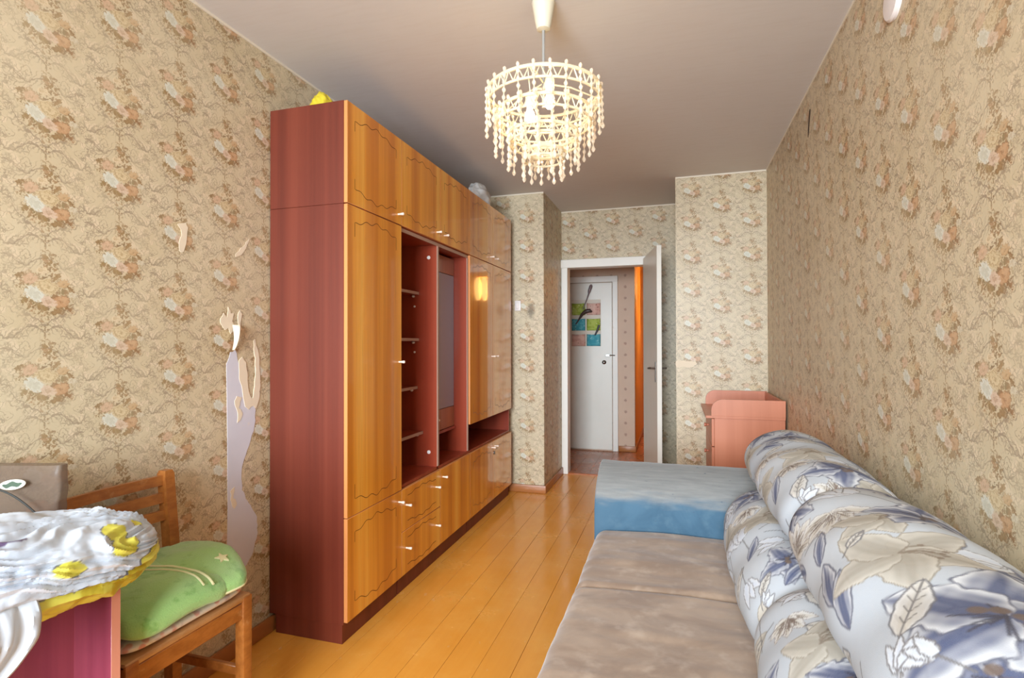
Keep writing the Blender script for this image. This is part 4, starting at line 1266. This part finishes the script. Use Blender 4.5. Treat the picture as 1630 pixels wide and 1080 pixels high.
# ------------------------------------------------------------------ low red cabinet with the bags on it
REDL = veneer('dark crimson laminate', (112, 40, 56), (124, 50, 66), (136, 58, 72), 0.2, stripe=12, rough=0.4, contrast=0.5)
REDEDGE = plain('pink-brown edge band', rgb(196, 128, 104), 0.45)
RC = thing('bedside_cabinet', 'low open-fronted crimson cabinet beside the chair, half hidden by plastic bag', 'cabinet', (-1.224, 0.925, 0), None, -R(8.7))
rx0, rx1, ry0, ry1, rz = -0.36, 0.0, -0.52, 0.0, 0.70
def lbox(name, *a, **k): return box(name, *a, **k)
box('top_panel', rx0, rx1 - 0.001, ry0, ry1, rz - 0.018, rz, REDL, RC, 0.0008)
box('side_panel', rx0, rx1 - 0.001, ry1 - 0.018, ry1, 0, rz - 0.0185, REDL, RC, 0.0008)
box('side_panel', rx0, rx1 - 0.001, ry0, ry0 + 0.018, 0, rz - 0.0185, REDL, RC, 0.0008)
box('back_panel', rx0 + 0.20, rx0 + 0.206, ry0 + 0.018, ry1 - 0.018, 0.03, rz - 0.0185, REDL, RC)
box('bottom_panel', rx0, rx1 - 0.001, ry0 + 0.018, ry1 - 0.018, 0.03, 0.048, REDL, RC)
box('front_edge', rx1 - 0.001, rx1 + 0.001, ry0, ry1, rz - 0.018, rz, REDEDGE, RC)
box('front_edge', rx1 - 0.001, rx1 + 0.001, ry1 - 0.018, ry1, 0, rz - 0.018, REDEDGE, RC)
box('front_edge', rx1 - 0.001, rx1 + 0.001, ry0, ry0 + 0.018, 0, rz - 0.018, REDEDGE, RC)

# crumpled white carrier bag with yellow print
def bag_mat(name):
    t = NT(name)
    nd = t.n('ShaderNodeAttribute', attribute_name='print')
    tr = t.n('ShaderNodeBsdfTranslucent'); t.t.links.new(nd.outputs['Color'], tr.inputs[0])
    mx = t.n('ShaderNodeMixShader'); mx.inputs[0].default_value = 0.25
    t.set(E(t, nd.outputs['Color']), 0.3, Specular_IOR_Level=0.6)
    t.t.links.new(t.b.outputs[0], mx.inputs[1]); t.t.links.new(tr.outputs[0], mx.inputs[2]); t.t.links.new(mx.outputs[0], t.out.inputs[0])
    p = t.pos()
    t.bump(t.voronoi(p, 24, 'DISTANCE_TO_EDGE') * 1.2 + t.noise(p, 50, 2) * 0.3, 0.25, 0.003)
    return t.m
BAGM = bag_mat('white carrier bag film')
def crumple(q, s, k=3):
    return mnoise.ridged_multi_fractal(Vector(q) * s, 0.9, 2.1, k, 1.0, 2.0)
def tri(x): return abs((x % 1.0) * 2 - 1)
def make_bag():
    # long axis runs along the cabinet; the tip reaches out over the chair
    m, n = 230, 260
    th = np.linspace(0, math.pi, m); ph = np.linspace(0, 2 * math.pi, n, endpoint=False)
    P = np.zeros((m, n, 3)); C = np.zeros((m, n, 3))
    a = Vector((-1.36, 0.38, 0.805)); b = Vector((-1.292, 1.045, 0.742))
    d = (b - a); L = d.length; d.normalize()
    side = Vector((d.y, -d.x, 0)).normalized(); upv = side.cross(d).normalized()
    if upv.z < 0: upv = -upv
    white = L3(222, 228, 238); yel = L3(236, 226, 96); yel2 = L3(214, 194, 62); ink = L3(120, 122, 132); pur = L3(112, 92, 124)
    blobs = ((.78, 42, .055, 11), (.80, 22, .05, 13), (.885, 54, .03, 8), (.62, 10, .05, 8))
    for j in range(m):
        t = 0.5 - 0.5 * math.cos(th[j])
        r = (max(0.0, 1 - abs(2 * t - 1) ** 5)) ** 0.5
        rs = (0.175 - 0.035 * t) * r; ru = (0.132 - 0.040 * t) * r
        for i in range(n):
            c, s = math.cos(ph[i]), math.sin(ph[i])
            x = c * rs * (0.86 if c < 0 else 1.0); z = s * ru
            deg = math.degrees(ph[i]); deg = deg - 360 if deg > 200 else deg
            nz = mnoise.noise(Vector((c * 1.6, s * 1.6, t * 3.0)))
            # pulled creases fanning from the knotted handles, plus crisp facets
            u = deg / 24.0 + 1.9 * t * (0.6 + nz) + 0.9 * mnoise.noise(Vector((t * 5, c * 2, s * 2 + 4)))
            cre = (tri(u) - 0.5) * (0.5 + 0.5 * mnoise.noise(Vector((t * 2.2, c, s + 9)))) + 0.55 * (tri(u * 2.3 + 3.1 * t) - 0.5)
            vz = mnoise.voronoi(Vector((c * 1.1, s * 1.1, t * 4.2)) * 1.6)[0]
            fac = (vz[1] - vz[0]) - 0.25
            fine = mnoise.voronoi(Vector((c * 1.3, s * 1.3, t * 5.0)) * 3.7)[0]
            k = (0.017 * cre + 0.011 * fac + 0.0035 * (fine[1] - fine[0] - 0.2)) * min(1.0, r * 1.3)
            nx, nzz = c / max(rs, .02), s / max(ru, .02); ln = math.hypot(nx, nzz)
            p = a + d * (t * L) + side * (x + nx / ln * k) + upv * (z + nzz / ln * k)
            # lies on the cabinet, sagging a little over its front edge
            front = -1.224 + (p.y - 0.925) * math.tan(R(8.7))
            if p.y < 0.945:
                lim = 0.704 if p.x < front + 0.004 else 0.704 - min(0.022, (p.x - front - 0.004) * 1.0)
                p.z = max(p.z, lim)
            P[j, i] = p
            w = 0.35 * nz + 0.30 * mnoise.noise(Vector((t * 16, deg * 0.09, 2)))
            col = white
            f = max(1.0 - math.hypot((t - bt) / rt, (deg - bd) / rd) for bt, bd, rt, rd in blobs) + w * 0.6
            lowb = (-16 + 40 * max(0, (t - 0.80) / 0.2) - deg) / 10 + w
            if t < 0.30: lowb = -9
            wp = 1 - math.hypot((t - 0.735) / 0.09, (deg + 3) / 9) + w * 0.5
            if lowb > 0: col = yel2 if mnoise.noise(Vector((t * 9, deg * .05, 7))) > 0.05 else yel
            elif lowb > -0.22: col = ink
            if wp > 0: col = white
            elif wp > -0.13 and lowb > 0: col = ink
            if f > 0.12: col = yel
            elif f > 0.02: col = ink if mnoise.noise(Vector((t * 20, deg * .1, 5))) > 0 else white
            g = 1 - math.hypot((t - 0.47 - (deg - 50) * 0.004) / 0.075, (deg - 50) / 3.2)
            if g > 0: col = pur
            C[j, i] = col
    return grid_mesh('carrier_bag', P, True, True, C)
bag = thing('carrier_bag', 'crumpled white plastic carrier bag with yellow print lying on the crimson cabinet', 'bag', (-1.36, 0.70, 0.70))
finish('bag_body', make_bag(), BAGM, bag)
# loose handle flap falling over the cabinet's front
def flap():
    nu, nv = 40, 60
    P = np.zeros((nv, nu, 3)); C = np.tile(L3(226, 232, 240), (nv, nu, 1))
    path = [(-1.36, 0.60, 0.865), (-1.27, 0.615, 0.855), (-1.205, 0.63, 0.80), (-1.175, 0.64, 0.735), (-1.165, 0.635, 0.69), (-1.170, 0.61, 0.65), (-1.18, 0.58, 0.62)]
    path = np.array(path) + np.array([0, 0.035, 0]); s = np.linspace(0, 1, len(path)); tt = np.linspace(0, 1, nv)
    X = np.stack([np.interp(tt, s, path[:, k]) for k in range(3)], 1)
    for _ in range(6): X[1:-1] = (X[:-2] + X[1:-1] * 2 + X[2:]) / 4
    for j in range(nv):
        w = 0.26 - 0.10 * tt[j]
        for i in range(nu):
            u = i / (nu - 1) - 0.5
            pl = crumple((u * 2.2, tt[j] * 0.35, 4.4), 3.2) * 0.009 - 0.007
            P[j, i] = (X[j, 0] + pl * (0.5 + tt[j]) + 0.01 * tt[j], X[j, 1] - 0.05 + u * w, X[j, 2] + pl * (1 - tt[j] * .6) - 0.05 * abs(u) * (1 - tt[j]))
    return grid_mesh('bag_flap', P, False, False, C)
fo = finish('bag_flap', flap(), BAGM, bag)
sm = fo.modifiers.new('thick', 'SOLIDIFY'); sm.thickness = 0.002; sm.offset = 0

# clear vinyl zip bag standing behind it
VIN = NT('smoky clear vinyl')
tb = VIN.n('ShaderNodeBsdfTransparent'); tb.inputs[0].default_value = (0.80, 0.77, 0.75, 1)
mx = VIN.n('ShaderNodeMixShader'); mx.inputs[0].default_value = 0.42
VIN.set(rgb(124, 106, 92), 0.25)
VIN.t.links.new(tb.outputs[0], mx.inputs[1]); VIN.t.links.new(VIN.b.outputs[0], mx.inputs[2]); VIN.t.links.new(mx.outputs[0], VIN.out.inputs[0])
VIN = VIN.m
vb = thing('vinyl_bag', 'smoky see-through vinyl storage bag with oval label standing behind the carrier bag', 'bag', (-1.432, 0.942, 0.70), None, R(16))
P = np.zeros((30, 60, 3))
for j in range(30):
    t_ = j / 29
    for i in range(60):
        a = 2 * math.pi * i / 60
        ex = lambda c, e: math.copysign(abs(c) ** e, c)
        x = -0.12 + (0.115 + 0.012 * t_) * ex(math.cos(a), 0.25); y = -0.005 + (0.030 - 0.015 * t_) * ex(math.sin(a), 0.4)
        n_ = mn((x * 3, y * 3, t_), 3.0) * 0.006
        P[j, i] = (x + n_, y + n_, 0.002 + 0.245 * t_)
finish('vinyl_body', grid_mesh('vinyl_body', P, True, True), VIN, vb)
bm = bmesh.new()
add_tube(bm, [(-0.235 + 0.22 * s, -0.048 - 0.004 * math.sin(math.pi * s), 0.10 + 0.10 * math.sin(math.pi * (0.15 + 0.75 * s))) for s in np.linspace(0, 1, 20)], 0.0022, 6)
bm_obj('piping', bm, plain('dark grey piping', rgb(44, 44, 40), 0.7), vb)
bm = bmesh.new()
pts = [(0.032 * math.cos(a), 0.012 * math.sin(a)) for a in np.linspace(0, 2 * math.pi, 28, endpoint=False)]
add_prism(bm, pts, lambda a, b, d: (-0.095 + a, -0.0335 - d, 0.205 + b + a * 0.12), 0.002)
lo_ = bm_obj('oval_label', bm, plain('white label', rgb(226, 222, 206), 0.5), vb)
bm = bmesh.new()
pts = [(0.024 * math.cos(a), 0.006 * math.sin(a) * (1 + 0.4 * math.sin(5 * a))) for a in np.linspace(0, 2 * math.pi, 28, endpoint=False)]
add_prism(bm, pts, lambda a, b, d: (-0.095 + a, -0.0355 - d, 0.205 + b + a * 0.12), 0.0008)
bm_obj('label_mark', bm, plain('dark green mark', rgb(66, 82, 66), 0.5), lo_)

# things on top of the wall unit
def blob_bag(name, c, r, col, label, seed):
    m, n = 50, 60
    th = np.linspace(0, math.pi, m); ph = np.linspace(0, 2 * math.pi, n, endpoint=False)
    P = np.zeros((m, n, 3))
    for j in range(m):
        for i in range(n):
            dv = Vector((math.sin(th[j]) * math.cos(ph[i]), math.sin(th[j]) * math.sin(ph[i]), math.cos(th[j])))
            k = 1 + 0.16 * (crumple(dv + Vector((seed, 0, 0)), 1.3) - 1) + 0.10 * mnoise.noise(dv * 2.2 + Vector((0, seed, 0)))
            p = Vector(c) + Vector((dv.x * r[0], dv.y * r[1], dv.z * r[2])) * k
            p.z = max(p.z, ZT + 0.001)
            P[j, i] = p
    C = np.tile(L3(*col), (m, n, 1))
    o = finish(name, grid_mesh(name, P, True, True, C), BAGM, None, (c[0], c[1], ZT))
    tag(o, label, 'bag')
blob_bag('white_bag', (-1.385, 3.70, 2.30), (0.075, 0.15, 0.105), (226, 222, 218), 'crumpled white plastic bag lying on top of the far top cabinet', 2.0)
blob_bag('yellow_bag', (-1.50, 2.04, 2.275), (0.05, 0.055, 0.075), (236, 214, 60), 'small yellow plastic bag on top of the nearest top cabinet', 7.0)

# ------------------------------------------------------------------ chandelier
LCX, LCY = -0.461, 1.912
CRM = NT('cream translucent plastic')
tr = CRM.n('ShaderNodeBsdfTranslucent'); tr.inputs[0].default_value = rgb(248, 238, 214)
mx = CRM.n('ShaderNodeMixShader'); mx.inputs[0].default_value = 0.45
CRM.set(rgb(244, 236, 214), 0.3)
CRM.t.links.new(CRM.b.outputs[0], mx.inputs[1]); CRM.t.links.new(tr.outputs[0], mx.inputs[2]); CRM.t.links.new(mx.outputs[0], CRM.out.inputs[0])
CRM = CRM.m
BEAD = NT('pale clear bead plastic')
tr = BEAD.n('ShaderNodeBsdfTranslucent'); tr.inputs[0].default_value = rgb(252, 240, 222)
tp = BEAD.n('ShaderNodeBsdfTransparent')
mx = BEAD.n('ShaderNodeMixShader'); mx.inputs[0].default_value = 0.45
mx2 = BEAD.n('ShaderNodeMixShader'); mx2.inputs[0].default_value = 0.25
BEAD.set(rgb(248, 236, 218), 0.12, Specular_IOR_Level=0.9)
BEAD.t.links.new(BEAD.b.outputs[0], mx.inputs[1]); BEAD.t.links.new(tr.outputs[0], mx.inputs[2])
BEAD.t.links.new(mx.outputs[0], mx2.inputs[1]); BEAD.t.links.new(tp.outputs[0], mx2.inputs[2]); BEAD.t.links.new(mx2.outputs[0], BEAD.out.inputs[0])
BEAD = BEAD.m
BULB = bpy.data.materials.new('lit bulb'); BULB.use_nodes = True
bb_ = BULB.node_tree.nodes['Principled BSDF']
bb_.inputs['Base Color'].default_value = (1, 0.9, 0.7, 1); bb_.inputs['Emission Color'].default_value = (1.0, 0.80, 0.54, 1); bb_.inputs['Emission Strength'].default_value = 54.0
lamp = thing('chandelier', 'tiered chandelier of cream plastic rings and clear bead strings hanging from the ceiling', 'lamp', (LCX, LCY, ZC))
bm = bmesh.new()
add_lathe(bm, [(0.040, ZC), (0.043, ZC - 0.012), (0.041, ZC - 0.02), (0.028, ZC - 0.095), (0.024, ZC - 0.108), (0.008, ZC - 0.112)], 28, (LCX, LCY, 0))
bm_obj('ceiling_cup', bm, plain('ivory plastic cup', rgb(216, 207, 184), 0.35), lamp)
bm = bmesh.new()
add_tube(bm, [(LCX, LCY, ZC - 0.10), (LCX, LCY, 2.10)], 0.0055, 10)
bm_obj('rod', bm, plain('grey tube', rgb(150, 146, 140), 0.4), lamp)
RINGS = [(0.205, 2.155, 0.040), (0.172, 2.076, 0.038), (0.127, 2.000, 0.032), (0.073, 1.938, 0.030)]
def circ(r, z, n): return [(LCX + r * math.cos(2 * math.pi * k / n), LCY + r * math.sin(2 * math.pi * k / n), z) for k in range(n)]
for r, z, h in RINGS:
    bm = bmesh.new()
    add_tube(bm, circ(r, z, 56), 0.0060, 6, True)
    add_tube(bm, circ(r, z - h, 56), 0.0044, 6, True)
    n = max(14, int(r * 170))
    for k in range(n):
        a0 = 2 * math.pi * k / n; a1 = 2 * math.pi * (k + 0.5) / n; a2 = 2 * math.pi * (k + 1) / n
        P_ = lambda a, zz: (LCX + r * math.cos(a), LCY + r * math.sin(a), zz)
        add_tube(bm, [P_(a0, z - h), P_(a1, z), P_(a2, z - h)], 0.0030, 4)
    bm_obj('ring', bm, CRM, lamp)
for k in range(3):
    bm = bmesh.new()
    a = 2 * math.pi * k / 3 + 0.5
    q = [(LCX + r * math.cos(a), LCY + r * math.sin(a), z) for r, z, h in RINGS]
    add_tube(bm, [(LCX, LCY, 2.19)] + [((LCX + q[0][0]) / 2, (LCY + q[0][1]) / 2, 2.185), q[0]], 0.003, 6)
    for s, e in zip(q[:-1], q[1:]): add_tube(bm, [s, e], 0.002, 6)
    bm_obj('support_arm', bm, CRM, lamp)
for k, a in enumerate((R(17 + 132), R(17 - 76))):
    bx, by = LCX + 0.072 * math.cos(a), LCY + 0.072 * math.sin(a)
    bm = bmesh.new()
    add_tube(bm, [(LCX, LCY, 2.17), ((LCX + bx) / 2, (LCY + by) / 2, 2.185), (bx, by, 2.165)], 0.005, 8)
    add_lathe(bm, [(0.016, 2.172), (0.017, 2.165), (0.016, 2.13), (0.010, 2.128)], 14, (bx, by, 0))
    so = bm_obj('bulb_socket', bm, CRM, lamp)
    bm = bmesh.new()
    add_lathe(bm, [(0.0, 2.13), (0.011, 2.128), (0.012, 2.114), (0.017, 2.102), (0.0195, 2.090), (0.0175, 2.078), (0.010, 2.068), (0, 2.064)], 16, (bx, by, 0))
    bm_obj('bulb', bm, BULB, so)
# bead strings
def string_mesh(nb):
    bm = bmesh.new()
    z = 0.012
    add_lathe(bm, [(0, z + 0.008), (0.005, z + 0.004), (0.0062, z - 0.002), (0.004, z - 0.009), (0.0015, z - 0.012)], 6)
    z -= 0.012
    for k in range(nb):
        last = k == nb - 1
        l = 0.026 if last else 0.021
        r = 0.0080 if last else 0.0070
        add_lathe(bm, [(0.0014, z), (0.0040, z - l * 0.25), (r, z - l * (0.6 if last else 0.5)), (r * 0.7, z - l * 0.82), (0.0014, z - l)], 6)
        z -= l
        if not last:
            add_lathe(bm, [(0.0012, z + 0.0005), (0.0030, z - 0.0018), (0.0012, z - 0.0042)], 5)
            z -= 0.004
    bmesh.ops.recalc_face_normals(bm, faces=bm.faces)
    me = bpy.data.meshes.new('bead_string'); bm.to_mesh(me); bm.free()
    me.materials.append(BEAD)
    return me
for (r, z, h), cnt, nb in zip(RINGS, (24, 20, 16, 11), (6, 6, 5, 4)):
    me = string_mesh(nb)
    for k in range(cnt):
        a = 2 * math.pi * (k + 0.3) / cnt
        o = bpy.data.objects.new('bead_string', me); COL.objects.link(o)
        o.parent = lamp
        o.location = (r * 1.02 * math.cos(a), r * 1.02 * math.sin(a), z - ZC)
        o.rotation_euler = (random.uniform(-.04, .04), random.uniform(-.04, .04), random.uniform(0, 3))

# ------------------------------------------------------------------ pocket organiser on the hall door
org = thing('hanging_organizer', 'fabric wall organizer with six coloured pockets hanging on the white hall door', 'organizer', (-1.0, YH - 0.026, 1.21))
oy = YH - 0.0225
ox0, ox1, oz0, oz1 = -1.185, -0.835, 1.205, 1.745
box('backing', ox0, ox1, oy - 0.004, oy, oz0, oz1, plain('white organizer cloth', rgb(224, 212, 196), 0.9), org, 0.001)
def cloth_mat(name, c1, c2, c3):
    t = NT(name); p = t.pos()
    c = t.mix(t.smooth(t.noise(p, 24, 3, 0.6), 0.42, 0.58), rgb(*c1), rgb(*c2))
    c = t.mix(t.smooth(t.voronoi(p, 30), 0.16, 0.3, 0.75, 0), c, rgb(*c3))
    return t.set(c, 0.85)
GRNP = cloth_mat('green print pocket', (150, 168, 60), (176, 190, 92), (210, 214, 150))
TEAL = cloth_mat('teal print pocket', (64, 150, 164), (92, 170, 180), (160, 204, 206))
PNKP = cloth_mat('pink print pocket', (206, 160, 146), (220, 180, 164), (130, 76, 74))
pw_, ph_ = (ox1 - ox0) / 2, (oz1 - oz0) / 3
for rI, row in enumerate(((GRNP, PNKP), (TEAL, GRNP), (PNKP, TEAL))):
    for cI, m_ in enumerate(row):
        a = ox0 + cI * pw_ + 0.012; b = a + pw_ - 0.016
        z1 = oz1 - rI * ph_ - 0.02; z0 = z1 - ph_ + 0.022
        P = np.zeros((9, 12, 3))
        for j in range(9):
            for i in range(12):
                u, v = i / 11, j / 8
                dep = 0.003 + 0.026 * math.sin(math.pi * u) ** 0.7 * (0.35 + 0.65 * v)
                P[j, i] = (a + (b - a) * u, oy - 0.004 - dep, z0 + (z1 - z0 - 0.02) * v - 0.006 * math.sin(math.pi * u) * v)
        o = finish('pocket', grid_mesh('pocket', P), m_, org)
        sm = o.modifiers.new('thick', 'SOLIDIFY'); sm.thickness = 0.002
def stick(name, pts, rad, mat, label, cat):
    bm = bmesh.new(); add_tube(bm, pts, rad, 10)
    o = bm_obj(name, bm, mat, None, pts[0]); tag(o, label, cat)
DARKB = plain('dark brown plastic', rgb(70, 50, 44), 0.35)
GREYB = plain('grey-mauve plastic', rgb(120, 100, 100), 0.35)
stick('long_brush', [(-1.04, oy - 0.022, 1.63), (-1.00, oy - 0.022, 1.73), (-0.972, oy - 0.022, 1.81), (-0.965, oy - 0.022, 1.84), (-0.945, oy - 0.022, 1.90), (-0.94, oy - 0.022, 1.92)], [0.006, 0.007, 0.009, 0.018, 0.020, 0.008], GREYB, 'long grey-brown handled brush sticking up from the top left organizer pocket', 'brush')
stick('hair_brush', [(-1.12, oy - 0.040, 1.46), (-1.08, oy - 0.040, 1.52), (-1.045, oy - 0.042, 1.575), (-1.00, oy - 0.042, 1.61), (-0.955, oy - 0.042, 1.615), (-0.93, oy - 0.042, 1.60)], [0.007, 0.010, 0.018, 0.026, 0.024, 0.008], DARKB, 'dark brown hairbrush lying across the middle organizer pockets', 'brush')
stick('stick', [(-0.90, oy - 0.036, 1.33), (-0.87, oy - 0.036, 1.39), (-0.85, oy - 0.036, 1.45)], [0.008, 0.012, 0.012], plain('black plastic', rgb(48, 44, 52), 0.35), 'short black stick standing in the bottom right organizer pocket', 'stick')

for o in bpy.data.objects:
    if '_local' in o: del o['_local']
